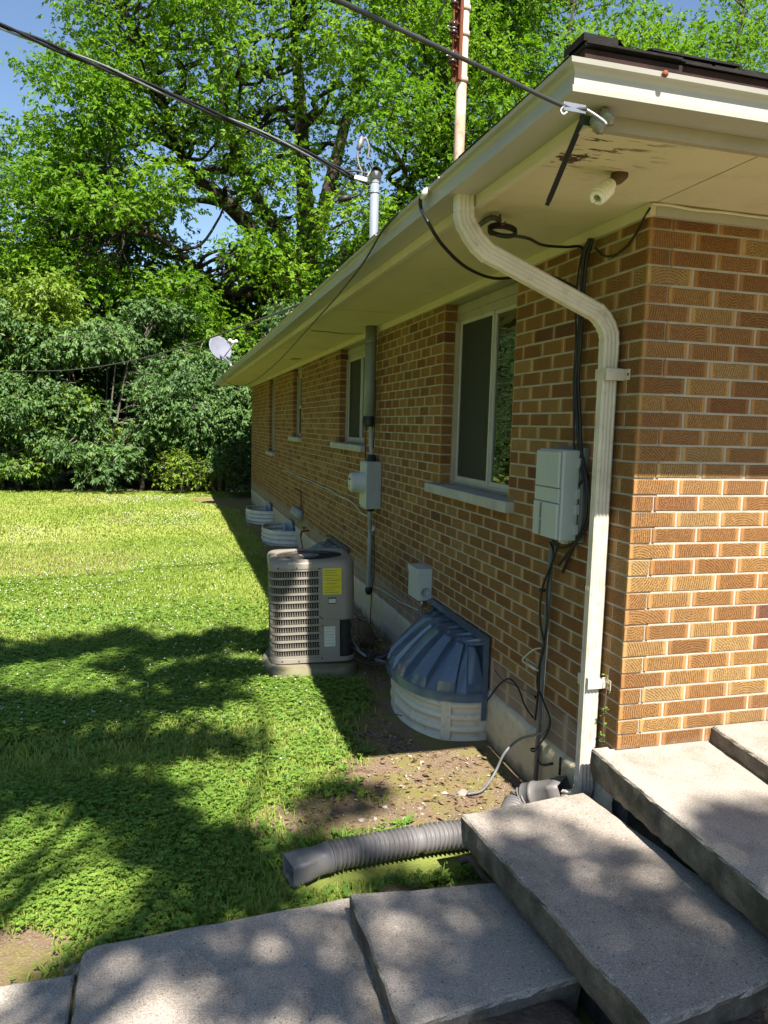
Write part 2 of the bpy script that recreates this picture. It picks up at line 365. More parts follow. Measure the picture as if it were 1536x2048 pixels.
# smooth value noise used for ground relief and bare-soil patches
_G = rng.random((64, 64))
def vnoise(x, y, s):
    x = np.asarray(x)*s+100.3; y = np.asarray(y)*s+100.7; xi = np.floor(x).astype(int); yi = np.floor(y).astype(int); fx = x-xi; fy = y-yi
    fx = fx*fx*(3-2*fx); fy = fy*fy*(3-2*fy); g = lambda i, j: _G[i % 64, j % 64]
    return (g(xi, yi)*(1-fx)+g(xi+1, yi)*fx)*(1-fy)+(g(xi, yi+1)*(1-fx)+g(xi+1, yi+1)*fx)*fy
def ground_z(x, y):
    x = np.asarray(x, float); y = np.asarray(y, float)
    near = np.clip(1-np.abs(y-6)/40, 0, 1)
    return -.487+near*((vnoise(x, y, .6)-.5)*.03+(vnoise(x, y, 2.3)-.5)*.022+(vnoise(x, y, 7.)-.5)*.012)-.012*np.clip((y-4)/12, 0, 1)-.02*np.clip((-.25-y)/.5, 0, 1)*(x < -2.0)
def soil_amount(x, y):
    """1 where the earth is bare"""
    x = np.asarray(x, float); y = np.asarray(y, float)
    n = (vnoise(x, y, 1.3)-.5)*.5+(vnoise(x, y, 4.1)-.5)*.3
    edge = -.78-.35*np.clip((2.2-y)/1.2, 0, 1)*(y > .4)+.1*np.clip((y-10)/5, 0, 1)-1.1*np.clip((y-13.0)/3., 0, 1)*(y < 16.2)
    a = np.clip((x-edge+n*.45)/.42, 0, 1)
    b = np.clip(1-np.hypot((x+2.36)/.36, (y+.06)/.22)+n*.7, 0, 1)*1.6
    c = np.clip(1-np.hypot((x+1.0)/.75, (y-.62)/.34)+n*.9, 0, 1)*1.4
    e = np.maximum(np.clip((vnoise(x, y, .9)-.73)*5, 0, .55), np.clip(1-np.hypot((x+.9)/.42, (y+.03)/.17)+n*.5, 0, 1)*1.5)
    f = np.clip((y-17.6+n)/.8, 0, .5)
    return np.clip(np.maximum.reduce([a, b, c, e, f]), 0, 1)

# ------------------------------------------------------------------ ground
def make_ground():
    xs = np.concatenate([np.linspace(-160, -14, 12), np.arange(-13, 1.2, .09), np.linspace(1.5, 160, 12)])
    ys = np.concatenate([np.linspace(-120, -5, 10), np.arange(-4, 22, .1), np.linspace(23, 260, 16)])
    X, Y = np.meshgrid(xs, ys, indexing='ij'); Z = ground_z(X, Y)
    V = np.stack([X, Y, Z], -1).reshape(-1, 3); nx, ny = len(xs), len(ys)
    i, j = np.meshgrid(np.arange(nx-1), np.arange(ny-1), indexing='ij'); a = (i*ny+j).ravel()
    F = np.stack([a, a+ny, a+ny+1, a+1], -1)
    t = NT('ground'); p = t.pos(); at = t.n('Attribute', attribute_name='soil').outputs['Fac']
    soil = t.mix(t.noise(p, 22., 7, .65), (.25, .17, .11), (.13, .088, .058))
    soil = t.mix(t.ramp(t.noise(p, 150., 3), [(.55, 0.), (.7, .8)]), soil, (.40, .33, .26))
    soil = t.mix(t.ramp(t.noise(p, 4.2, 6, .65), [(.44, 0.), (.60, .85)]), soil, (.20, .185, .05))
    grass = t.mix(t.noise(p, 60., 5), (.16, .23, .035), (.27, .27, .085))
    t.col(t.mix(t.ramp(t.math('ADD', at, t.math('MULTIPLY', t.math('SUBTRACT', t.noise(p, 30., 4), .5), .5)), [(.3, 0.), (.6, 1.)]), grass, soil))
    t.set(Roughness=.95, Specular_IOR_Level=.12); t.bump(t.noise(p, 70., 5, .7), .7, .02); MATS['ground'] = t.m
    o = raw_mesh('ground', V, F, 'ground')
    at_ = o.data.attributes.new('soil', 'FLOAT', 'POINT'); at_.data.foreach_set('value', soil_amount(X, Y).ravel().astype(np.float32))
    o.data.polygons.foreach_set('use_smooth', np.ones(len(F), bool)); tag(o, kind='structure')
make_ground()

# ------------------------------------------------------------------ concrete steps
def slab(name, label, corners, zt, th, m='concrete', rough=.006, rcorner=.0):
    pts = []
    C = [np.array(c, float) for c in corners]; n = len(C)
    for i in range(n):
        a, b = C[i], C[(i+1) % n]; L = np.linalg.norm(b-a); k = max(2, int(L/.035))
        for q in range(k): pts.append(a+(b-a)*q/k)
    P = np.array(pts); c0 = P.mean(0)
    if rcorner:
        for it in range(int(rcorner*120)): P = .5*P+.25*(np.roll(P, 1, 0)+np.roll(P, -1, 0))
    T = np.roll(P, -1, 0)-np.roll(P, 1, 0); N = np.stack([T[:, 1], -T[:, 0]], 1); N /= np.linalg.norm(N, axis=1)[:, None]
    s = 1 if ((P-c0)*N).sum() > 0 else -1; N *= s
    m_ = len(P); R = lambda sc: (np.array([random.random() for _ in range(m_)])-.5)*2*sc
    rings = []
    lowf = vnoise(P[:, 0]*3+zt*9, P[:, 1]*3, 3.)-.5
    for off, z, nz in ((-.012, -th, .006), (.0, -th*.72, .004), (.003, -th*.45, .003), (.003, -.013, .002), (-.002, -.004, .0016), (-.010, 0., .0008), (-.05, .001, .0003)):
        xy = P+N*(off+lowf*rough*1.3+R(rough*.28 if z > -.02 else rough*.42))[:, None]
        rings.append(np.column_stack([xy, zt+z+R(nz)*.6+(lowf*nz)]))
    v = np.concatenate(rings); f = []
    for r in range(len(rings)-1):
        for i in range(m_):
            j = (i+1) % m_; f.append((r*m_+i, r*m_+j, (r+1)*m_+j, (r+1)*m_+i))
    f.append(tuple((len(rings)-1)*m_+i for i in range(m_)))
    if s < 0: f = [q[::-1] for q in f]
    b = MB().add(v, f); o = b.build(name, m); return tag(o, label, 'step', 'concrete steps at the house corner')
slab('concrete_step', 'sunlit concrete porch slab against the brick front wall, highest of the steps', [(.455, -.004), (2.6, -.004), (2.6, -1.6), (.33, -1.6), (.40, -.5)], .088, .10, 'concrete_smooth')
slab('concrete_step', 'broad pale concrete step that the brick corner stands on', [(-.085, .06), (-.005, .06), (-.005, -.006), (2.6, -.006), (2.6, -1.6), (-.135, -1.6), (-.106, -.6)], .010, .135, 'concrete_smooth', .008)
slab('concrete_step', 'long concrete step with the drain pipe disappearing behind its far end', [(-.685, -.02), (-.125, .035), (.02, -1.03), (-.60, -1.13)], -.17, .13, 'concrete', .007)
slab('concrete_step', 'square concrete slab between the long step and the lowest slab', [(-1.162, -.175), (-.575, -.235), (-.575, -.74), (-1.158, -.80)], -.332, .12, 'concrete', .008)
slab('concrete_step', 'lowest wide concrete slab with rounded corner beside the clover', [(-2.065, -.10), (-1.1, -.035), (-1.1, -1.6), (-2.03, -1.6)], -.437, .10, 'concrete', .004, .02)
slab('concrete_step', 'thin worn concrete slab sunk in the earth at the bottom left corner', [(-3.4, -.18), (-2.078, -.165), (-2.05, -1.6), (-3.4, -1.6)], -.478, .06, 'concrete_smooth', .004)
tag(MB().box(.07, 2.5, -1.5, -.004, -.62, -.124).build('porch_footing', 'concrete'), 'dark concrete footing hidden under the broad pale step', 'footing')
tag(MB().box(-.52, -.02, -.95, -.10, -.62, -.292).build('porch_footing', 'concrete'), 'concrete footing under the long step', 'footing')

# ------------------------------------------------------------------ house
JZ = [0.014, 0.079, 0.141, 0.208, 0.274, 0.34, 0.406, 0.474, 0.541, 0.607, 0.675, 0.745, 0.813, 0.878, 0.942, 1.008, 1.074, 1.141, 1.207, 1.275, 1.342, 1.407, 1.475, 1.546, 1.615, 1.684, 1.756, 1.824, 1.895, 1.968, 2.034, 2.104]
JZ = [JZ[0]-.0665*k for k in (3, 2, 1)]+JZ+[2.172]          # index c+3
NC = len(JZ)-1; ZF = JZ[0]-.006; HL = 15.05; HX = 8.2; MOD = .213; BL = .203; JT = .009; BD = .0925
SOFF = 2.192
house = thing('brick_house', 'long low brown brick house with wide cream eaves and white gutter', 'house', (0, 0, -.5))
WIN = [dict(y0=1.165, y1=2.29, zb=.942, s0=1.09, s1=2.44), dict(y0=4.45, y1=5.60, zb=1.141, s0=4.37, s1=5.80), dict(y0=8.14, y1=8.92, zb=1.141, s0=8.07, s1=9.02), dict(y0=11.06, y1=11.86, zb=.813, s0=10.99, s1=11.97)]
def spans(c):
    z0, z1 = JZ[c], JZ[c+1]; zm = (z0+z1)/2; cut = []
    for q in WIN:
        if zm > q['zb']: cut.append((q['y0'], q['y1']))
        elif zm > q['zb']-.07: cut.append((q['s0'], q['s1']))
    out = []; y = 0.
    for a, b in sorted(cut): out.append((y, a)); y = b
    out.append((y, HL)); return out
wall_side = None
mb = MB()                                                    # mortar of the long wall, course by course around the openings
for c in range(NC):
    for a, b in spans(c): mb.box(.0022, .11, a+.003 if a else .0065, b-.003, JZ[c], JZ[c+1])
wall_side = mb.build('side_wall', 'mortar', house)
wall_front = MB().box(.11, HX, .0028, .11, JZ[0], JZ[-1]).build('front_wall', 'mortar', house)
MB().box(.0, HX, HL-.1, HL, JZ[0], SOFF).build('rear_wall', 'mortar', house)
MB().box(HX-.1, HX, .11, HL-.1, JZ[0], SOFF).build('far_wall', 'mortar', house)
MB().box(.4, .42, .2, HL-.2, .3, SOFF).build('inner_wall', 'unlit_room', house)  # near-black colour behind the windows stands for the unlit room
# bricks: unit meshes (length 1, height 1) with uneven chamfered faces; each object is scaled to its brick
def brick_data(seed, side):
    r = random.Random(seed); j = lambda s: (r.random()-.5)*s
    ch, cv, d0 = .012, .035, .0022
    ring0 = [(0, 0), (1, 0), (1, 1), (0, 1)]; ring1 = [(ch, cv), (1-ch, cv), (1-ch, 1-cv), (ch, 1-cv)]
    v = []; uv = []
    for (u, h) in ring0: v.append((u, BD, h))
    for (u, h) in ring0: v.append((u+j(.010), d0+abs(j(.0015)), h+j(.03)))
    for (u, h) in ring1: v.append((u+j(.010), j(.0016), h+j(.03)))
    f = [(8, 9, 10, 11)]+[(4+i, 4+(i+1) % 4, 8+(i+1) % 4, 8+i) for i in range(4)]+[(i, (i+1) % 4, 4+(i+1) % 4, 4+i) for i in range(4)]
    return v, f
BV = [brick_data(s, 0) for s in range(8)]
def brick_uv(v, fi, vi):
    u, h = v[vi][0], v[vi][2]
    if fi in (6, 8): u = .52 if vi < 4 else .03               # end faces: run the grain along the depth
    return (u, h)
def place(v, wall, a, ln, z, h):
    """unit brick vertex -> world"""
    if wall == 'front': return (a+v[0]*ln, v[1], z+v[2]*h)
    return (v[1], a+(1-v[0])*ln, z+v[2]*h)       # side wall, face towards -X
BM = {}
def brick_mesh(k, wall):
    if (k, wall) not in BM:
        v, f = BV[k]; me = bpy.data.meshes.new('brick')
        me.from_pydata([place(q, wall, 0, 1, 0, 1) for q in v], [], f); uvl = me.uv_layers.new(name='UVMap')
        for pl in me.polygons:
            for li in pl.loop_indices: uvl.data[li].uv = brick_uv(v, pl.index, me.loops[li].vertex_index)
        me.materials.append(MATS['brick']); me.update(); BM[(k, wall)] = me
    return BM[(k, wall)]
bricks = []
for c in range(NC):
    z0 = JZ[c]+.005; h = JZ[c+1]-JZ[c]-JT; even = (c-3) % 2 == 0
    x = 0. if even else BD+JT                                 # front wall
    if c >= 3:
        while x < 2.6:
            bricks.append(('front', x, BL, z0, h)); x += MOD
    for a, b in spans(c):                                     # side wall
        y = (BD+JT if even else 0.) if (a == 0 and c >= 3) else (0. if a == 0 else a)
        if a > 0:
            k = math.floor((a-(BD+JT if even else 0.))/MOD); y = (BD+JT if even else 0.)+k*MOD
        row = []
        while y < b-.004:
            p0 = max(y, a); p1 = min(y+BL, b)
            if p1-p0 > .004: row.append([p0, p1])
            y += MOD
        if len(row) > 1 and row[0][1]-row[0][0] < .07 and a > 0: row[1][0] = row[0][0]; row.pop(0)
        if len(row) > 1 and row[-1][1]-row[-1][0] < .07 and b < HL: row[-2][1] = row[-1][1]; row.pop()
        row[-1][1] = b if b-row[-1][1] < .04 else row[-1][1]
        if a > 0: row[0][0] = a
        for p0, p1 in row: bricks.append(('side', p0, p1-p0, z0, h))
def shown(q):
    wl_, a, ln, z, h = q; p = (a+ln/2, 0, z+h/2) if wl_ == 'front' else (0, a+ln/2, z+h/2)
    x, y, d = project(p)
    if not (-10 < x < 1545 and -10 < y < 2058) or d < .1: return 0.
    ny = abs((CPOS-np.array(p))[1 if wl_ == 'front' else 0])/np.linalg.norm(CPOS-np.array(p))
    return ln*h*ny/d**2
bricks.sort(key=shown, reverse=True)
for i, (wl_, a, ln, z, h) in enumerate(bricks[:300]):
    me = brick_mesh(random.randrange(8), wl_); o = bpy.data.objects.new('brick', me); par = wall_front if wl_ == 'front' else wall_side
    link(o, par, (a, 0, z) if wl_ == 'front' else (0, a, z)); o.scale = (ln, 1, h) if wl_ == 'front' else (1, ln, h)
for wl_, par in (('front', wall_front), ('side', wall_side)):
    V = []; F = []; U = []; Rn = []
    for q in bricks[300:]:
        if q[0] != wl_: continue
        v, f = random.choice(BV); b = len(V); V += [place(p, *q) for p in v]; rr = random.random()
        for gi, g in enumerate(f): F.append(tuple(b+i for i in g)); Rn.append(rr); U += [brick_uv(v, gi, i) for i in g]
    me = bpy.data.meshes.new('bricks'); me.from_pydata([tuple(np.array(p)-WL[par]) for p in V], [], F)
    at_ = me.attributes.new('rnd', 'FLOAT', 'FACE'); at_.data.foreach_set('value', Rn)
    uvl = me.uv_layers.new(name='UVMap'); uvl.data.foreach_set('uv', np.array(U, np.float32).ravel()); me.materials.append(MATS['brick']); me.update()
    o = bpy.data.objects.new('bricks', me); link(o, par, WL[par]); o['kind'] = 'stuff'
# foundation with a lumpy mortar ledge
fm = MB(); ny_ = 150; v = []
for i in range(ny_+1):
    y = -.004+(HL+.004)*i/ny_; e = (vnoise(y*3, 1., 2.)-.5)*.012
    for (x, z) in ((.006+e, -.75), (-.004+e, -.3), (-.012+e, ZF-.02+(vnoise(y*9, 5., 2.)-.5)*.012), (.0+e, ZF+.012+(vnoise(y*11, 2., 2.)-.5)*.016), (.05, ZF+.016)): v.append((x, y, z))
fm.add(v, [(i*5+j, i*5+j+1, i*5+j+6, i*5+j+5) for i in range(ny_) for j in range(4)], True)
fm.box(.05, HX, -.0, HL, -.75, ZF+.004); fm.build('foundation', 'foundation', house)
# eaves
OUT = .655
sf = MB(); sf.box(-OUT+.012, HX, -OUT+.012, HL+OUT, SOFF, SOFF+.02); sof = sf.build('soffit', 'soffit', house)
MB().box(-.0, .004, -OUT+.03, -.03, SOFF-.0015, SOFF+.002).build('panel_joint', 'trim_dark', sof)
for y in (3.1, 6.2, 9.6, 12.4): MB().box(-OUT+.03, -.03, y, y+.004, SOFF-.0015, SOFF+.002).build('panel_joint', 'trim_dark', sof)
MB().box(-.24, -.12, 7.45, 7.75, SOFF-.006, SOFF+.004).build('vent_grille', 'trim_dark', sof)
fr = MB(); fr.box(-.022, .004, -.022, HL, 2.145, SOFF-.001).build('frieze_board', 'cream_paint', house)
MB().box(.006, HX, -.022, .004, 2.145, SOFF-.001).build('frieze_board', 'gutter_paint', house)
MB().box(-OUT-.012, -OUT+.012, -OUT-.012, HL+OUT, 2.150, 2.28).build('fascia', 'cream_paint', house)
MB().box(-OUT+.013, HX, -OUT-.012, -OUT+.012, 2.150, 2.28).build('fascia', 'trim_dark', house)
# K-style gutter: (distance out from fascia, height)
GP = [(0., 2.315), (0., 2.203), (.078, 2.200), (.083, 2.212), (.083, 2.232), (.092, 2.246), (.103, 2.272), (.106, 2.296), (.118, 2.300), (.119, 2.312), (.108, 2.316), (.103, 2.306), (.098, 2.290), (.075, 2.215), (.006, 2.212), (.006, 2.315)]
GP = [(0., 2.268), (0., 2.190), (.108, 2.188), (.1095, 2.203), (.101, 2.208), (.101, 2.238), (.108, 2.248), (.122, 2.252), (.125, 2.264), (.112, 2.267), (.108, 2.258), (.094, 2.246), (.094, 2.198), (.006, 2.197), (.006, 2.268)]
def gutter():
    b = MB(); m = len(GP)
    prof = [(d, z) for d, z in GP]; f0 = OUT+.0125
    rows = []
    ys = np.linspace(HL+OUT, -f0, 60)
    for y in ys[:-1]: rows.append([(-f0-d, y, z+.004*math.sin(y*.7)) for d, z in prof])
    rows.append([(-f0-d, -f0-d, z) for d, z in prof])
    for x in np.linspace(-f0+.3, 3., 12): rows.append([(x, -f0-d, z) for d, z in prof])
    v = [p for r in rows for p in r]; f = []
    for i in range(len(rows)-1):
        for j in range(m): f.append((i*m+j, i*m+(j+1) % m, (i+1)*m+(j+1) % m, (i+1)*m+j))
    f.append(tuple(range(m))); b.add(v, f); g = b.build('gutter', 'gutter_paint', house)
    for y in np.arange(.2, 15.4, .92):                        # spike heads along the lip
        MB().lathe((-f0-.125, y, 2.258), (-1, 0, 0), [(0, .006), (.006, .005), (.007, 0)], 8).build('spike_head', 'gutter_paint', g)
    MB().lathe((-.52, -f0-.125, 2.258), (0, -1, 0), [(0, .007), (.008, .006), (.009, 0)], 10).build('spike_head', 'rust', g)
    MB().box(-f0-.127, -f0-.09, HL+OUT-.003, HL+OUT+.002, 2.188, 2.264).build('end_cap', 'gutter_paint', g)
gutter()
# roof: low hip with a thick dark edge and shingle tabs along the eaves
RO = OUT+.055; zr = 2.285; SL = .27
def roof():
    x0, x1, y0, y1 = -RO, HX+RO, -RO, HL+RO; hw = (x1-x0)/2; xm = (x0+x1)/2; zt = zr+hw*SL
    v = [(x0, y0, zr), (x1, y0, zr), (x1, y1, zr), (x0, y1, zr), (xm, y0+hw, zt), (xm, y1-hw, zt)]
    v += [(x, y, z+.045) for x, y, z in v[:4]]+[(xm, y0+hw, zt+.045), (xm, y1-hw, zt+.045)]
    f = [(0, 3, 2, 1), (0, 1, 7, 6), (1, 2, 8, 7), (2, 3, 9, 8), (3, 0, 6, 9), (6, 7, 10), (7, 8, 11, 10), (8, 9, 11), (9, 6, 10, 11)]
    r = MB().add(v, f).build('roof', 'shingle_brown', house)
    def tab(name, edge, a, ln, lay, lift):
        b = MB(); d = .30; t = .006; dz = .047+lay*.009; ov = .012-lay*.016+random.uniform(-.006, .006)
        if edge == 'front':
            d = min(d, max(.03, a-x0+.03)); q = [(a, y0-ov), (a+ln-.006, y0-ov), (a+ln-.006, y0-ov+d), (a, y0-ov+d)]; hz = lambda x, y: zr+(max(y, y0-.02)-y0)*SL
        else:
            d = min(d, max(.03, a-y0+.03)); q = [(x0-ov, a), (x0-ov, a+ln-.006), (x0-ov+d, a+ln-.006), (x0-ov+d, a)]; hz = lambda x, y: zr+(max(x, x0-.02)-x0)*SL
        vv = []
        for k, (x, y) in enumerate(q):
            out = k in (0, 1); vv.append((x, y, hz(x, y)+dz+(lift if out else 0)+random.uniform(-.002, .002)))
        vv += [(x, y, z+t) for x, y, z in vv]
        ff = [(0, 3, 2, 1), (4, 5, 6, 7)]+[(i, (i+1) % 4, (i+1) % 4+4, i+4) for i in range(4)]
        if edge != 'front': ff = [g[::-1] for g in ff]
        b.add(vv, ff).build(name, 'shingle', r)
    for lay in range(3):
        a = -RO-.004+lay*.11
        while a < 2.2: tab('shingle', 'front', a, .30, lay, .002+.008*(random.random() < .2)); a += .305
        a = -RO-.012+lay*.11
        while a < 7.2 and lay < 2 or a < 2.5: tab('shingle', 'side', a, .30, lay, .003); a += .305
    hb = MB()                                                # hip caps
    for k in range(10):
        p = np.array((x0-.012+k*.16, y0-.012+k*.16, zr+.078+k*.16*SL+.003*(k % 2))); q = p+np.array((.2, .2, .2*SL-.008)); e1 = np.array((-.004, .10, -.004)); e2 = np.array((.10, -.004, -.004)); dn = np.array((0, 0, -.008 if k else -.02))
        hb.add([p, p+e1, q+e1, q, p+e2, q+e2, p+dn, p+e1+dn, p+e2+dn], [(0, 3, 2, 1), (0, 4, 5, 3), (6, 0, 1, 7), (6, 8, 4, 0)])
    hb.build('hip_cap', 'shingle', r)
roof()
# windows
def window(i, q):
    y0, y1, zb = q['y0'], q['y1'], q['zb']; zt = 2.147
    w_ = bpy.data.objects.new('window', None); link(w_, house, (0, (y0+y1)/2, zb))
    dx = (.046, .04, .026, .026)[i]; sl_ = MB().box(-.052, .165, q['s0'], q['s1'], zb-.066, zb-.004).build('sill', 'sill_stone', w_, .006)
    hd = .115 if i != 3 else .08
    fb = MB(); fb.box(.055+dx, .10+dx, y0+.002, y1-.002, zt-hd, zt); fb.box(.068+dx, .10+dx, y0+.002, y0+.045, zb, zt-hd); fb.box(.068+dx, .10+dx, y1-.045, y1-.002, zb, zt-hd)
    fb.box(.045+dx, .055+dx, y0+.004, y1-.004, zt-hd*.55, zt-.012); fb.box(.060+dx, .10+dx, y0+.045, y1-.045, zb, zb+.03)
    fb.build('frame', 'reveal', w_)
    MB().box(.036+dx, .068+dx, y1-.05, y1-.002, zb-.002, zt-hd).build('jamb_board', 'reveal', w_)
    MB().box(.006, .17, y0+.002, y1-.002, zt+.0015, SOFF-.003).build('head_board', 'reveal', w_)
    a, b = y0+.045, y1-.05; z0, z1 = zb+.03, zt-hd; ym = a+(b-a)*.47
    sa = MB(); t = .022
    if i == 2 or i == 3:                                       # hung sash: upper and lower light
        zm = z0+(z1-z0)*.48
        for (c, d, e) in ((z0, zm, .058), (zm, z1, .066)):
            sa.box(e+dx, e+.02+dx, a, a+t, c, d); sa.box(e+dx, e+.02+dx, b-t, b, c, d); sa.box(e-.002+dx, e+.022+dx, a+t, b-t, c, c+t); sa.box(e-.002+dx, e+.022+dx, a+t, b-t, d-t, d)
        s_ = sa.build('sash', 'window_metal', w_)
        MB().box(.066+dx, .068+dx, a+t, b-t, z0+t, zm-t).build('insect_screen', 'insect_screen', w_)
        MB().box(.076+dx, .079+dx, a+t, b-t, zm+t, z1-t).build('pane', 'window_glass', w_)
        MB().box(.081+dx, .084+dx, a+t, b-t, z0+t, zm).build('pane', 'window_glass', w_)
    else:
        for (c, d, e) in ((a, ym, .066), (ym, b, .056)):
            sa.box(e+dx, e+.022+dx, c, c+t, z0, z1); sa.box(e+dx, e+.022+dx, d-t, d, z0, z1); sa.box(e-.002+dx, e+.024+dx, c+t, d-t, z0, z0+.03); sa.box(e-.002+dx, e+.024+dx, c+t, d-t, z1-t, z1)
        sa.box(.05+dx, .09+dx, a, b, z0-.012, z0-.001)
        sa.build('sash', 'window_metal', w_)
        MB().box(.076+dx, .079+dx, a+t, ym-t, z0+.03, z1-t).build('pane', 'window_glass', w_)
        MB().box(.062+dx, .064+dx, ym+t, b-t, z0+.03, z1-t).build('insect_screen', 'insect_screen', w_)
        MB().box(.082+dx, .085+dx, ym+t, b-t, z0+.03, z1-t).build('pane', 'window_glass', w_)
    cu = MB(); n = 40; v = []
    for k in range(n+1):
        y = a+(b-a)*k/n; x = .24+.018*math.sin(k*1.25)+.008*math.sin(k*2.9)
        v += [(x, y, z0-.03), (x, y, z1+.05)]
    cu.add(v, [(2*k, 2*k+2, 2*k+3, 2*k+1) for k in range(n)], True).build('curtain', 'curtain', w_)
for i, q in enumerate(WIN): window(i, q)

# ------------------------------------------------------------------ downspout
def rib_profile(wx, wy, n=4):
    """fluted rectangle; returns closed outline"""
    p = []
    def side(a, b, nrm, k):
        for i in range(k*4):
            t = (i+.5)/(k*4); d = .0022*(1 if (i % 4) in (1, 2) else -1)
            p.append((a[0]+(b[0]-a[0])*t+nrm[0]*d, a[1]+(b[1]-a[1])*t+nrm[1]*d))
    side((-wx, -wy), (wx, -wy), (0, -1), n); side((wx, -wy), (wx, wy), (1, 0), n-1); side((wx, wy), (-wx, wy), (0, 1), n); side((-wx, wy), (-wx, -wy), (-1, 0), n-1); return p
def downspout():
    t = thing('downspout', 'cream fluted metal downspout running down the brick corner', 'downspout', (-.05, .155, -.40))
    A = np.array((-.705, .155, 2.195)); B = np.array((-.05, .160, 1.70)); pr = rib_profile(.034, .024)
    e1 = catmull([A, A+(0, 0, -.05), A+(.008, .0, -.10), A+(.055, .0, -.165), A+(.11, .001, -.21)], 7)
    d = [A+(.10, .001, -.202), np.array((-.115, .159, 1.80))]
    e2 = catmull([np.array((-.125, .159, 1.808)), np.array((-.085, .159, 1.772)), np.array((-.055, .16, 1.72)), np.array((-.05, .16, 1.66)), np.array((-.05, .16, 1.61))], 7)
    # elbow creases: alternate scale
    MB().sweep(e1, pr, (0, 1, 0), True, False, [1+.035*(1 if (i//2) % 2 else -.3)*(6 < i < 24) for i in range(len(e1))]).build('elbow', 'downspout_paint', t)
    MB().sweep([d[0]+(d[1]-d[0])*k/6 for k in range(7)], pr, (0, 1, 0), True, False, [.97]*7).build('offset_pipe', 'downspout_paint', t)
    MB().sweep(e2, pr, (0, 1, 0), True, False, [1+.035*(1 if (i//2) % 2 else -.3)*(4 < i < 22) for i in range(len(e2))]).build('elbow', 'downspout_paint', t)
    MB().sweep([(-.05, .160-.004*k/5, 1.63-(1.63-.66)*k/5) for k in range(6)], pr, (0, 1, 0), True, False, [.965]*6).build('pipe', 'downspout_paint', t)
    MB().sweep([(-.05, .156, .675-(.675+.20)*k/5) for k in range(6)], pr, (0, 1, 0), True, False, [1.0]*6).build('pipe', 'downspout_paint', t)
    e3 = catmull([(-.05, .155, -.17), (-.05, .158, -.22), (-.052, .185, -.268), (-.064, .255, -.30)], 7)
    MB().sweep(e3, pr, (0, 1, 0), True, False, [1.03+.04*((i//2) % 2)*(4 < i) for i in range(len(e3))]).build('elbow', 'downspout_paint', t)
    for z in (1.555, .265):
        b = MB(); b.box(-.083, -.079, .115, .197, z-.024, z+.024); b.box(-.0835, -.0, .1125, .1155, z-.024, z+.024); b.box(-.0835, .0, .1965, .1995, z-.024, z+.024); b.box(-.004, -.001, .07, .1125, z-.022, z+.022)
        s = b.build('strap', 'downspout_paint', t, .0015)
        MB().lathe((-.004, .082, z), (-1, 0, 0), [(0, .004), (.005, .003), (.006, 0)], 8).build('screw', 'rust', s)
downspout()

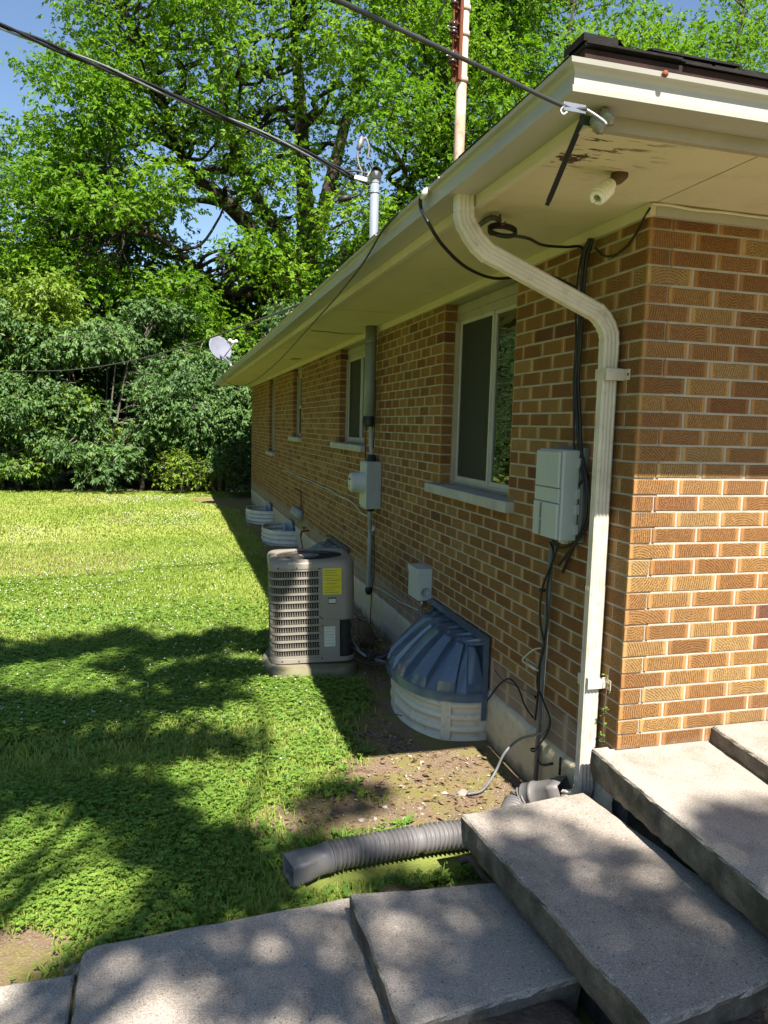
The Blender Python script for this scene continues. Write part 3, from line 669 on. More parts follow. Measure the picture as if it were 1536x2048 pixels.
# ------------------------------------------------------------------ corrugated drain pipe
def drain():
    t = thing('drain_pipe', 'grey brown corrugated plastic drain pipe lying on the ground behind the steps', 'drain pipe', (-.9, .2, -.48))
    zc = -.415
    path = [(-.165, .41, -.37), (-.225, .43, -.41), (-.30, .35, -.435), (-.42, .275, -.43), (-.56, .255, -.422), (-.70, .25, zc), (-.90, .235, zc), (-1.08, .22, zc), (-1.17, .205, zc-.002)]
    P = catmull(path, 30); P = np.array(P); L = np.concatenate([[0], np.cumsum(np.linalg.norm(np.diff(P, axis=0), axis=1))])
    s = np.arange(0, L[-1], .0036); Q = np.stack([np.interp(s, L, P[:, k]) for k in range(3)], 1)
    R = .054+.0065*np.clip(np.sin(s*2*PI/.0205)*1.6, -1, 1)
    flat = np.abs(s-(L[-1]-.40)) < .012; R[flat] = .051
    MB().tube([tuple(q) for q in Q], R, 28).build('corrugated_pipe', 'drain_plastic', t)
    # outlet adapter: round to rectangle, open at the end
    a = np.array((-1.165, .206, zc-.002)); e = np.array((-1.335, .165, zc-.012)); d = (e-a)/np.linalg.norm(e-a); up = np.array((0, 0, 1.)); wv = np.cross(d, up); wv /= np.linalg.norm(wv)
    n = 32; rings = []
    for k, (q, mixv, r) in enumerate(((0., 0., .061), (.05, 0., .061), (.055, 0., .058), (.30, .0, .057), (.5, .6, .058), (.62, 1., .058), (1., 1., .060), (1.0, 1., .055), (.55, 1., .052), (.3, .2, .05))):
        ring = []
        for i in range(n):
            th = 2*PI*i/n; c, s_ = math.cos(th), math.sin(th); m_ = max(abs(c), abs(s_)); rx = c*(1-mixv)+mixv*c/m_*.98; rz = s_*(1-mixv)+mixv*s_/m_*.72
            ring.append(a+(e-a)*q+wv*rx*r+up*rz*r)
        rings.append(ring)
    v = [p for r in rings for p in r]; f = [(k*n+i, k*n+(i+1) % n, (k+1)*n+(i+1) % n, (k+1)*n+i) for k in range(len(rings)-1) for i in range(n)]
    MB().add(v, f, True).build('outlet_adapter', 'drain_plastic', t)
    # inlet adapter up to the downspout
    a = np.array((-.185, .43, -.375)); e = np.array((-.062, .285, -.295)); d = (e-a)/np.linalg.norm(e-a); wv = np.cross(d, up); wv /= np.linalg.norm(wv); u2 = np.cross(wv, d); rings = []
    for q, mixv, r in ((0., 0., .058), (.2, 0., .058), (.21, 0., .062), (.27, 0., .062), (.28, 0., .058), (.45, .3, .062), (.7, 1., .064), (.74, 1., .069), (.79, 1., .069), (1., 1., .066), (1., 1., .06), (.6, 1., .055)):
        ring = []
        for i in range(n):
            th = 2*PI*i/n; c, s_ = math.cos(th), math.sin(th); m_ = max(abs(c), abs(s_)); rx = c*(1-mixv)+mixv*c/m_*.95; rz = s_*(1-mixv)+mixv*s_/m_*.75
            ring.append(a+(e-a)*q+wv*rx*r+u2*rz*r)
        rings.append(ring)
    v = [p for r in rings for p in r]; f = [(k*n+i, k*n+(i+1) % n, (k+1)*n+(i+1) % n, (k+1)*n+i) for k in range(len(rings)-1) for i in range(n)]
    MB().add(v, f, True).build('inlet_adapter', 'drain_plastic', t)
drain()

# ------------------------------------------------------------------ air conditioner
def rrect(h, r, n=8, hy=None):
    hy = hy or h; p = []
    for cx, cy, a0 in ((h-r, -hy+r, -PI/2), (h-r, hy-r, 0), (-h+r, hy-r, PI/2), (-h+r, -hy+r, PI)):
        for k in range(n+1): p.append((cx+r*math.cos(a0+PI/2*k/n), cy+r*math.sin(a0+PI/2*k/n)))
    return p
def air_con():
    c = np.array((-.755, 2.945, -.395)); ang = math.radians(-5.5); tilt = math.radians(1.6); tx = math.radians(-.6)
    R = np.array(Matrix.Rotation(ang, 3, 'Z')@Matrix.Rotation(-tilt, 3, 'Y')@Matrix.Rotation(tx, 3, 'X'))
    X = lambda b: b.xf(lambda q: R@q+c)
    t = thing('air_conditioner', 'grey beige outdoor air conditioning unit with louvred sides and yellow sticker', 'air conditioner', c)
    H = .735; h = .305; RC = .085; xs = -h+.362
    def dense(p):
        q = []
        for a, b in zip(p, p[1:]+p[:1]):
            m = 24 if math.hypot(b[0]-a[0], b[1]-a[1]) > .1 else 1
            q += [(a[0]+(b[0]-a[0])*i/m, a[1]+(b[1]-a[1])*i/m) for i in range(m)]
        return q
    def ring(off, z0, z1, b=None, skip=False, r=RC):
        """band following the rounded outline"""
        o = dense(rrect(h+off, r+off)); i_ = dense(rrect(h+off-.008, r+off-.008)); n = len(o); b = b or MB()
        v = [(x, y, z) for z in (z0, z1) for x, y in o]+[(x, y, z) for z in (z0, z1) for x, y in i_]
        f = []
        for k in range(n):
            j = (k+1) % n
            if skip and ((o[k][1] < -h+.12 and o[k][0] > xs and o[j][0] > xs) or (o[k][0] > h-.03 and o[k][1] < -.1 and o[j][1] < -.05)): continue
            f += [(k, j, n+j, n+k), (2*n+j, 2*n+k, 3*n+k, 3*n+j), (n+k, n+j, 3*n+j, 3*n+k), (j, k, 2*n+k, 2*n+j)]
        return b.add(v, f)
    X(MB().prism(rrect(h-.022, RC-.02), .03, H-.03)).build('coil_core', 'ac_core', t)
    X(ring(.004, .0, .035).prism(rrect(h-.01, RC), .0, .012)).build('base_pan', 'ac_paint', t, .003)
    rows = 11; zA, zB = .045, H-.055; pitch = (zB-zA)/rows; g = MB()
    # outline walked from the split on the front, to the left, round the back, to the right-hand side
    o = np.array(rrect(h, RC, 10)); cl = np.concatenate([o, o[:1]]); seg = np.linalg.norm(np.diff(cl, axis=0), axis=1); S = np.concatenate([[0], np.cumsum(seg)])
    per = S[-1]; sa = np.arange(0, per, .0172)
    pts = np.stack([np.interp(sa, S, cl[:, k]) for k in (0, 1)], 1)
    nrm = np.stack([np.interp((sa+.003) % per, S, cl[:, k]) for k in (0, 1)], 1)-np.stack([np.interp((sa-.003) % per, S, cl[:, k]) for k in (0, 1)], 1); nrm /= np.linalg.norm(nrm, axis=1)[:, None]; out = np.stack([nrm[:, 1], -nrm[:, 0]], 1)
    keep = [not (p[1] < -h+.09 and p[0] > xs-.006 or (p[0] > h-.02 and p[1] < -.10)) for p in pts]
    for p, tn, ou, k in zip(pts, nrm, out, keep):
        if not k: continue
        for r_ in range(rows):
            z0 = zA+pitch*r_+.012; z1 = zA+pitch*(r_+1)-.010; a = p-ou*.010-tn*.002; b2 = p+ou*.0015+tn*.001; w2 = tn*.0019
            zq = z1-.006
            g.add([(*(a-w2), z0), (*(b2-w2), z0), (*(b2+w2), z0), (*(a+w2), z0), (*(a-w2), z1), (*(b2-w2), zq), (*(b2+w2), zq), (*(a+w2), z1)], [(0, 1, 5, 4), (1, 2, 6, 5), (2, 3, 7, 6)])
    X(g); gl = g.build('louvre_slats', 'ac_paint', t); gl['kind'] = 'stuff'
    for r_ in range(rows+1):
        z0 = zA+pitch*r_-.0085; X(ring(.0, z0, z0+.017, None, True)).build('louvre_band', 'ac_paint', t)
    # panels
    up = MB(); o2 = rrect(h+.003, RC, 10); n10 = 11
    arc = [(xs, -h-.003)]+[p for p in o2[:n10]]+[(h+.003, -.08)]
    v = []; m_ = len(arc)
    for z in (.31, H-.035): v += [(x, y, z) for x, y in arc]
    up.add(v, [(k, k+1, m_+k+1, m_+k) for k in range(m_-1)], True); X(up).build('service_panel', 'ac_paint', t)
    X(MB().box(xs, xs+.135, -h-.003, -h+.02, .012, .309)).build('valve_panel', 'ac_paint', t, .002)
    X(MB().box(xs-.012, xs-.001, -h-.002, -h+.01, .012, H-.035)).build('corner_post', 'ac_paint', t)
    X(MB().box(xs+.136, h-.03, -h+.05, -h+.06, .02, .308).box(xs+.136, h-.03, -h+.0, -h+.05, .3, .308)).build('valve_recess', 'ac_core', t)
    # lid with a round dished fan opening
    lid = MB(); nn = 64; rin = .235
    def sq(th, hh, rr):
        p = np.array(dense(rrect(hh, rr, 12))); a = np.arctan2(p[:, 1], p[:, 0]); i = np.argsort(a); return np.interp(th, np.concatenate([a[i]-2*PI, a[i], a[i]+2*PI]), np.tile(np.hypot(p[i, 0], p[i, 1]), 3))
    rows_ = [(h+.004, .09, H-.045), (h+.004, .09, H-.012), (h-.004, .09, H+.002), (h-.024, .08, H+.012)]
    v = []
    ths = [2*PI*k/nn-PI for k in range(nn)]
    for hh, rr, z in rows_: v += [(sq(th, hh, rr)*math.cos(th), sq(th, hh, rr)*math.sin(th), z) for th in ths]
    for rr, z in ((rin+.03, H+.016), (rin+.018, H+.008), (rin, H+.006), (rin-.004, H-.02)): v += [(rr*math.cos(th), rr*math.sin(th), z) for th in ths]
    lid.add(v, [(k*nn+i, k*nn+(i+1) % nn, (k+1)*nn+(i+1) % nn, (k+1)*nn+i) for k in range(7) for i in range(nn)], True)
    lo = X(lid).build('lid', 'ac_paint', t)
    X(MB().lathe((0, 0, H-.06), (0, 0, 1), [(0, .0), (rin+.01, 0)], 40)).build('fan_well', 'ac_core', lo)
    gr = MB()
    for k in range(72):
        th = 2*PI*k/72; a = .075; pts_ = [(r_*math.cos(th+.35*(r_-a)), r_*math.sin(th+.35*(r_-a)), H+.006-.012*math.sin((r_-a)/(rin-a)*PI)) for r_ in np.linspace(a, rin+.01, 6)]
        gr.tube(pts_, .0022, 4)
    for r_ in (.12, .17, .215): gr.tube([(r_*math.cos(q), r_*math.sin(q), H+.006-.012*math.sin((r_-.075)/(rin-.075)*PI)) for q in np.linspace(0, 2*PI, 41)], .0025, 4)
    X(gr).build('fan_grille', 'ac_core', lo)
    X(MB().lathe((0, 0, H-.002), (0, 0, 1), [(0, .012), (.05, .012), (.085, .006), (.09, 0)], 28)).build('hub_plate', 'ac_paint', lo)
    X(MB().lathe((.01, .0, H+.011), (0, 0, 1), [(0, .003), (.022, .003), (.022, 0)], 16)).build('hub_sticker', 'blue_sticker', lo)
    for a in (0, 1, 2, 3):
        X(MB().lathe((.06*math.cos(a*PI/2+.5), .06*math.sin(a*PI/2+.5), H+.012), (0, 0, 1), [(0, .008), (.005, .007), (.006, 0)], 8)).build('hub_bolt', 'rust', lo)
    # stickers
    ye = MB().box(xs+.016, xs+.150, -h-.0055, -h-.0035, .497, .690); yo = X(ye).build('energy_sticker', 'yellow_sticker', t); yo['label'] = 'yellow energy sticker'
    for k, zz in enumerate((.672, .655, .637, .615, .60, .575, .55, .53, .512)):
        X(MB().box(xs+.026, xs+.026+(.11, .08, .10, .06, .11, .09, .11, .07, .105)[k], -h-.0062, -h-.0056, zz, zz+.0035)).build('print_line', 'moss_pad', yo)
    X(MB().box(xs+.052, xs+.110, -h-.006, -h-.0035, .43, .475)).build('badge', 'dark_plate', t)
    X(MB().box(xs+.056, xs+.106, -h-.008, -h-.0062, .437, .466)).build('badge_sticker', 'paper_sticker', t)
    dp = X(MB().box(xs+.022, xs+.102, -h-.0055, -h-.0035, .115, .262)).build('data_sticker', 'paper_sticker', t)
    for zz in (.246, .226, .2, .18, .16, .137): X(MB().box(xs+.03, xs+.094, -h-.0062, -h-.0056, zz, zz+.002)).build('print_line', 'grey_cable', dp)
    for (x, z) in ((xs-.006, .69), (xs-.006, .335), (xs+.008, .325), (xs+.008, .27), (xs-.17, .70), (-h+.06, .70), (xs+.005, .03), (-h+.08, .02), (-h+.2, .015)):
        X(MB().lathe((x, -h-.004, z), (0, -1, 0), [(0, .004), (.005, .003), (.006, 0)], 8)).build('screw', 'dark_plate', t)
air_con()
# pad
def pad():
    n = 40; v = []; C0 = (-.78, 2.86)
    for k, (s, z) in enumerate(((1.06, -.56), (1.03, -.45), (.98, -.418), (.90, -.405))):
        for i in range(n):
            th = 2*PI*i/n; r = (abs(math.cos(th))**3.2+abs(math.sin(th))**3.2)**(-1/3.2); e = 1+.05*(vnoise(math.cos(th)*3+k, math.sin(th)*3, 1.5)-.5)
            v.append((C0[0]+.33*s*r*e*math.cos(th), C0[1]+.345*s*r*e*math.sin(th), z+.012*(vnoise(i*.7, k, 1.)-.5)))
    f = [(k*n+i, k*n+(i+1) % n, (k+1)*n+(i+1) % n, (k+1)*n+i) for k in range(3) for i in range(n)]+[tuple(3*n+i for i in range(n))]
    tag(MB().add(v, f, True).build('equipment_pad', 'moss_pad'), 'low mossy concrete pad under the air conditioner', 'pad')
pad()
cable('refrigerant_line', [(-.52, 2.78, -.30), (-.40, 2.68, -.36), (-.30, 2.60, -.37), (-.20, 2.56, -.30), (-.10, 2.50, -.18), (-.02, 2.46, -.14), (.05, 2.45, -.14)], .024, 'rubber', 'thick black insulated pipe arching from the air conditioner to the wall', 'pipe', n=12)
cable('refrigerant_line', [(-.55, 2.75, -.33), (-.42, 2.60, -.40), (-.28, 2.46, -.37), (-.12, 2.42, -.24), (-.02, 2.38, -.14), (.05, 2.38, -.14)], .011, 'rubber', 'thin black pipe running below the thick insulated pipe', 'pipe', n=8)
cable('flexible_conduit', [(-.50, 2.86, -.12), (-.47, 2.80, -.26), (-.42, 2.66, -.35), (-.30, 2.58, -.385), (-.2, 2.45, -.38), (-.06, 2.42, -.2), (-.05, 2.42, .02), (-.05, 2.44, .1)], .011, 'grey_box_dark', 'dark flexible conduit from the air conditioner to the small grey switch box', 'conduit', n=8)
tag(MB().obox((-.345, 2.63, -.365), (1, 0, 0), (0, 1, 0), (0, 0, 1), .05, .035, .03).build('pipe_insulation_end', 'rubber', None, .012), 'black taped bundle where the pipes leave the air conditioner', 'pipe wrap')

# ------------------------------------------------------------------ window wells and covers
def arc_pts(yc, hw, dep, n=48, ex=2.5):
    out = []
    for k in range(n+1):
        th = PI*k/n; c, s = math.cos(th), math.sin(th); r = (abs(c)**ex+abs(s)**ex)**(-1/ex); out.append((-dep*s*r, yc+hw*c*r))
    return out
def well(yc, hw, dep, z0, z1, m, label, ribs=4, straps=(.30, .62)):
    t = thing('window_well', label, 'window well', (-dep/2, yc, z0), 'window wells along the side wall')
    a = arc_pts(yc, hw, dep); A = np.array(a); T = np.gradient(A, axis=0); N = np.stack([-T[:, 1], T[:, 0]], 1); N /= np.linalg.norm(N, axis=1)[:, None]; N *= np.where((N*(A-np.array((0, yc)))).sum(1) > 0, 1, -1)[:, None]
    nz = ribs*14+1; rows = []; hz = z1-z0
    for k in range(nz):
        f_ = k/(nz-1); ph = (f_*ribs) % 1.; xq = ph/.66; d = .022*math.sqrt(max(0., 1-(2*xq-1)**2)) if xq < 1 else 0.; rows.append(np.column_stack([A+N*d, np.full(len(A), z0+hz*f_)]))
    rows.append(np.column_stack([A+N*.012, np.full(len(A), z1+.004)])); rows.append(np.column_stack([A-N*.006, np.full(len(A), z1+.004)])); rows.append(np.column_stack([A-N*.006, np.full(len(A), z1-.01)]))
    v = np.concatenate(rows); n = len(A); f = [(k*n+i, (k+1)*n+i, (k+1)*n+i+1, k*n+i+1) for k in range(len(rows)-1) for i in range(n-1)]
    MB().add(v, f, True).build('corrugated_ring', m, t)
    for s in straps:
        i = int(s*(n-1)); q = A[i-1:i+2]; q2 = [(*(p+N[i]*.0225), z) for z in (z0, z1+.004) for p in q]; q3 = [(*(p-N[i]*.002), z) for z in (z0, z1+.004) for p in q]
        MB().add(q2+q3, [(0, 1, 4, 3), (1, 2, 5, 4), (0, 3, 9, 6), (2, 8, 11, 5), (3, 4, 10, 9), (4, 5, 11, 10)]).build('strap', m, t)
    for e, sgn in ((A[0], 1), (A[-1], -1)): MB().box(-.05, -.005, e[1]-.004, e[1]+.018*sgn+.004, z0, z1+.005).build('wall_flange', m, t)
    return t
def cover(yc, hw, dep, zr_, ztop, label):
    t = thing('window_well_cover', label, 'cover', (-dep/2, yc, zr_), 'window well covers')
    ns, nt = 144, 8; B = np.array(arc_pts(yc, hw+.02, dep+.03, ns)); v = []
    for j in range(nt+1):
        tt = j/nt
        for i in range(ns+1):
            th = PI*i/ns; top = np.array((-.055-.075*math.sin(th)**.6, yc+hw*.80*math.cos(th)))
            zt_ = ztop-.055-.03*abs(math.cos(th))**3
            xy = top*(1-tt)+B[i]*tt; z = zt_*(1-tt)+zr_*tt+.018*math.sin(tt*PI)
            ribs = 8; ph = (i/ns*ribs) % 1.; up = 1. if .22 < ph < .78 else 0.
            if j in (0, nt): up = up*.25
            d = B[i]-np.array((0, yc)); d = d/(np.linalg.norm(d)+1e-9); xy = xy+d*(.020*up); z += .026*up
            v.append((xy[0], xy[1], z))
    n = ns+1; f = [(j*n+i, j*n+i+1, (j+1)*n+i+1, (j+1)*n+i) for j in range(nt) for i in range(ns)]
    dome = MB().add(v, f); b = len(v)
    sk = [(x, y, z) for z, o in ((zr_+.01, .012), (zr_-.045, .016)) for x, y in arc_pts(yc, hw+.02+o, dep+.03+o, ns)]
    dome.build('dome', 'cover_plastic', t)
    MB().add(sk, [(i, i+1, n+i+1, n+i) for i in range(ns)], True).build('skirt', 'cover_plastic', t)
    # shoulder from the dome's top up to the wall flange
    sh = []
    for i in range(ns+1):
        th = PI*i/ns; top = np.array((-.055-.075*math.sin(th)**.6, yc+hw*.80*math.cos(th))); sh.append((top[0], top[1], ztop-.055-.03*abs(math.cos(th))**3))
    for i in range(ns+1): sh.append((-.018, yc+hw*1.0*math.cos(PI*i/ns), ztop-.03-.02*(i % 18 > 9)))
    MB().add(sh, [(i, i+1, n+i+1, n+i) for i in range(ns)]).build('shoulder', 'cover_plastic', t)
    fl = MB(); fl.box(-.022, -.016, yc-hw-.02, yc+hw+.02, zr_-.02, ztop); fl.box(-.06, -.016, yc-hw-.02, yc+hw+.02, ztop-.018, ztop-.006, rot=Matrix.Rotation(-.35, 3, 'Y')); fl.box(-.05, -.016, yc-hw-.026, yc-hw-.02, zr_-.16, ztop)
    fl.build('wall_flange', 'cover_plastic', t, .002)
    return t
well(1.795, .475, .385, -.52, -.225, 'well_white', 'cream corrugated window well under the nearest blue cover', straps=(.47, .82))
cover(1.795, .485, .40, -.20, .135, 'ribbed blue plastic dome covering the window well nearest the downspout')
well(5.55, .5, .40, -.52, -.225, 'well_white', 'cream corrugated window well hidden behind the air conditioner')
cover(5.45, .5, .41, -.20, .06, 'blue plastic window well cover peeking over the air conditioner')
for y, lb in ((8.98, 'open white corrugated window well just beyond the air conditioner'), (11.6, 'farthest open white corrugated window well near the end of the wall')):
    well(y, .53, .42, -.53, -.255, 'well_far', lb, straps=(.55, .25))
    t = thing('upright_cover', 'flat blue plastic cover leaning on the wall in the '+('nearer' if y < 10 else 'farthest')+' open well', 'cover', (-.05, y, -.52), 'blue covers leaning in the open wells')
    poly = [(y-.50, -.45), (y-.10, -.45), (y+.12, -.45), (y+.16, -.20), (y+.05, -.12), (y-.40, -.12), (y-.52, -.20)]
    v = [(-.055-.04*(-.165-z), yy, z) for yy, z in poly]+[(-.035-.04*(-.165-z), yy, z) for yy, z in poly]; k = len(poly)
    MB().add(v, [tuple(range(k)), tuple(range(2*k-1, k-1, -1))]+[(i, i+k, (i+1) % k+k, (i+1) % k) for i in range(k)]).build('sheet', 'blue_sheet', t)
    for q in (-.36, -.2, -.04): MB().box(-.07, -.05, y+q-.02, y+q+.02, -.44, -.19).build('rib', 'blue_sheet', t, .006)

# ------------------------------------------------------------------ things on the side wall
def tele_box():
    y0, y1, z0, z1 = .365, .60, .835, 1.24
    t = thing('telephone_box', 'grey plastic telephone junction box beside the downspout', 'junction box', (0, .48, z0))
    MB().box(-.028, -.001, y0-.02, y1+.01, z0-.005, z1+.012).build('back_plate', 'grey_box_dark', t, .004)
    MB().box(-.118, -.029, y0, y1, z0, z1).build('housing', 'grey_box', t, .010)
    MB().box(-.134, -.119, y0+.004, y1-.004, z0+.006, z0+.165).build('lower_door', 'grey_box', t, .005)
    MB().box(-.130, -.119, y0+.004, y1-.004, z0+.168, z0+.232).build('middle_strip', 'grey_box', t, .003)
    MB().box(-.134, -.119, y0+.006, y1-.05, z0+.236, z1-.008).build('upper_cover', 'grey_box', t, .006)
    MB().box(-.130, -.119, y1-.048, y1-.004, z0+.236, z1-.008).build('cover_edge', 'grey_box', t, .005)
    MB().box(-.1365, -.1345, y1-.088, y1-.074, z0+.012, z0+.158).build('latch_groove', 'grey_box_dark', t)
    MB().lathe((-.1345, y1-.081, z0+.085), (-1, 0, 0), [(0, .006), (.006, .005), (.008, 0)], 12).build('screw', 'aluminium', t)
    for z in (z0+.03, z0+.12, z0+.19, z1-.08): MB().box(-.05, -.03, y0-.012, y0-.001, z, z+.045).build('hinge', 'grey_box', t, .002)
    MB().box(-.07, -.04, y0+.05, y0+.09, z0-.02, z0-.001).build('mount_tab', 'grey_box', t, .003)
tele_box()
tag(MB().tube([(-.03, .585, .84), (-.03, .60, .5), (-.03, .615, .1), (-.032, .63, -.52)], .013, 10).build('conduit', 'grey_box_dark'), 'thin grey conduit running from the telephone box down to the soil', 'conduit')
BUN = [((1182, 478), -.05), ((1168, 520), -.03), ((1163, 600), -.03), ((1160, 680), -.03), ((1152, 760), -.03), ((1155, 840), -.03), ((1160, 900), -.03), ((1172, 960), -.03), ((1174, 1010), -.03), ((1168, 1050), -.03), ((1150, 1085), -.025)]
for k, (dx, endp, r) in enumerate(((0, [((1135, 1120), -.02), ((1125, 1145), -.02)], .0075), (6, [((1140, 1100), -.02), ((1118, 1130), -.02)], .0065), (-5, [((1120, 1095), -.03), ((1105, 1080), -.05)], .0055), (-11, [((1125, 1000), -.02), ((1112, 1082), -.04)], .005))):
    pts = [onX(x+dx*(.4+.6*math.sin(i*.8+k)**2), y, X-.002*k) for i, ((x, y), X) in enumerate(BUN[:len(BUN)-(3 if k == 3 else 0)])]+[onX(x, y, X) for (x, y), X in endp]
    cable('wall_cable', pts, r, 'black_cable', ('thickest black cable of the bundle beside the downspout', 'black cable swinging out widest behind the telephone box', 'black cable ending under the telephone box', 'thin black cable slipping behind the telephone box')[k], group='cables beside the downspout')
def seq(ps, X): return [onX(x, y, X) for x, y in ps]
cable('wall_cable', seq([(1118, 1086), (1102, 1130), (1084, 1180), (1080, 1240), (1088, 1290), (1080, 1330), (1076, 1390), (1070, 1440)], -.06), .006, 'black_cable', 'black cable tied along the thin grey conduit', group='cables at the conduit')
cable('wall_cable', seq([(1100, 1084), (1106, 1110), (1094, 1180), (1092, 1260), (1074, 1360), (1086, 1400), (1100, 1440), (1092, 1470), (1070, 1500)], -.045), .005, 'black_cable', 'looped black cable behind the thin grey conduit', group='cables at the conduit')
cable('wall_cable', seq([(1082, 1296), (1066, 1300), (1046, 1318), (1050, 1326), (1074, 1340), (1080, 1342)], -.05), .004, 'white_cable', 'short white cable splice sticking out from the conduit')
tag(MB().tube(seq([(1052, 1326), (1072, 1339)], -.05), .008, 8).build('cable_splice', 'white_cable'), 'white plastic connector on the short cable by the conduit', 'connector')
cable('ground_wire', seq([(988, 1340), (1010, 1362), (1040, 1375), (1070, 1392)], -.02), .003, 'dark_plate', 'thin green wire along the brick above the foundation', 'wire')
cable('wall_cable', seq([(975, 1400), (1000, 1368), (1020, 1358), (1038, 1380), (1050, 1412), (1066, 1435)], -.03), .005, 'black_cable', 'black cable leaving the blue well cover for the conduit')
cable('loose_cable', [onX(1100, 1440, -.03), onX(1085, 1465, -.04), onZ(1040, 1478, -.26), onZ(1010, 1505, -.33), onZ(990, 1545, -.43), onZ(965, 1580, -.475), onZ(935, 1588, -.478)], .007, 'grey_cable', 'loose grey cable drooping from the foundation onto bare soil')
cable('loose_cable', [onX(1074, 1500, -.03), onX(1076, 1520, -.03), onX(1085, 1530, -.03), onX(1105, 1527, -.01)], .006, 'black_cable', 'short black cable hooking into the foundation')
tag(MB().tube([onX(1121, 1515, -.02), onX(1119, 1550, -.03)], .006, 8).build('rod', 'black_cable'), 'short black rod standing in front of the foundation', 'rod')
for (x, y) in ((1076, 1395), (1068, 1500), (1085, 1180)): tag(MB().lathe(onX(x, y, -.035), (0, 0, 1), [(.0185, -.005), (.0195, 0), (.0185, .005)], 12).build('cable_tie', 'black_cable'), {1395: 'black cable tie on the conduit just above the foundation', 1500: 'black cable tie on the conduit near the soil', 1180: 'uppermost black cable tie on the thin grey conduit'}[y], 'cable tie')

def switch_box():
    y0, y1, z0, z1 = 2.35, 2.60, .105, .335; y1 = 2.57
    t = thing('switch_box', 'small light grey metal disconnect box above the blue dome', 'switch box', (0, 2.46, z0))
    MB().box(-.10, -.001, y0, y1, z0, z1-.03).build('housing', 'grey_box', t, .004)
    MB().box(-.115, -.001, y0-.006, y1+.006, z1-.045, z1).build('hood', 'grey_box', t, .005)
    MB().box(-.108, -.1005, y0+.004, y1-.004, z0+.004, z1-.046).build('door', 'grey_box', t, .003)
    MB().lathe((-.05, y0-.001, z0+.06), (0, -1, 0), [(.034, .0), (.034, .003), (.029, .004), (.028, .0015), (.0, .0015)], 24).build('knockout', 'meter_grey', t)
    MB().tube([(-.05, y0+.06, z0), (-.05, y0+.06, z0-.06)], .014, 10).build('connector', 'aluminium', t)
switch_box()
def meter():
    y0, y1, z0, z1 = 3.765, 4.0, .60, 1.015
    t = thing('electric_meter', 'grey electric meter box with a round glass dial', 'electric meter', (0, 3.88, z0))
    MB().box(-.13, -.001, y0, y1, z0, z1).build('housing', 'meter_grey', t, .004)
    MB().box(-.138, -.1305, y0-.004, y1+.004, z0+.02, z1-.01).build('cover', 'grey_box', t, .003)
    MB().lathe((-.138, 3.885, .825), (-1, 0, 0), [(.098, 0), (.098, .012), (.088, .014), (.088, .10), (.082, .112), (.0, .114)], 32).build('dial_housing', 'grey_box', t)
    dg = MB().lathe((-.2525, 3.885, .825), (-1, 0, 0), [(.078, 0), (.076, .004), (.0, .006)], 28).build('dial', 'paper_sticker', t)
    MB().box(-.2605, -.259, 3.85, 3.92, .845, .865).build('register', 'dark_plate', dg); MB().box(-.2605, -.259, 3.87, 3.90, .79, .80).build('register', 'dark_plate', dg)
    MB().lathe((-.065, 3.88, z1), (0, 0, 1), [(.045, 0), (.045, .02), (.038, .022), (.038, .05), (.03, .06), (.0, .06)], 20).build('hub', 'rubber', t)
    MB().lathe((-.07, 3.86, z0-.03), (0, 0, 1), [(.036, .03), (.036, .008), (.026, 0), (.0, 0)], 16).build('bottom_hub', 'rubber', t)
    MB().box(-.14, -.1385, y1-.05, y1-.02, z1-.08, z1-.04).build('sticker', 'paper_sticker', t)
    MB().tube(catmull([(-.07, 3.87, z0-.02), (-.066, 3.89, .50), (-.045, 3.95, .42), (-.032, 3.99, .35), (-.03, 4.0, .1), (-.03, 4.0, -.10), (-.028, 4.0, -.16)], 6), .020, 12).build('lower_conduit', 'meter_grey', t)
    for z in (.28, -.02): MB().lathe((-.03, 4.0, z), (0, 0, 1), [(.0235, -.02), (.0245, 0), (.0235, .02)], 12).build('coupling', 'meter_grey', t)
    MB().tube(catmull([(-.065, 3.88, 1.06), (-.062, 3.92, 1.16), (-.06, 3.955, 1.28), (-.06, 3.95, 1.36)], 6), .020, 12).build('riser', 'meter_grey', t)
meter()
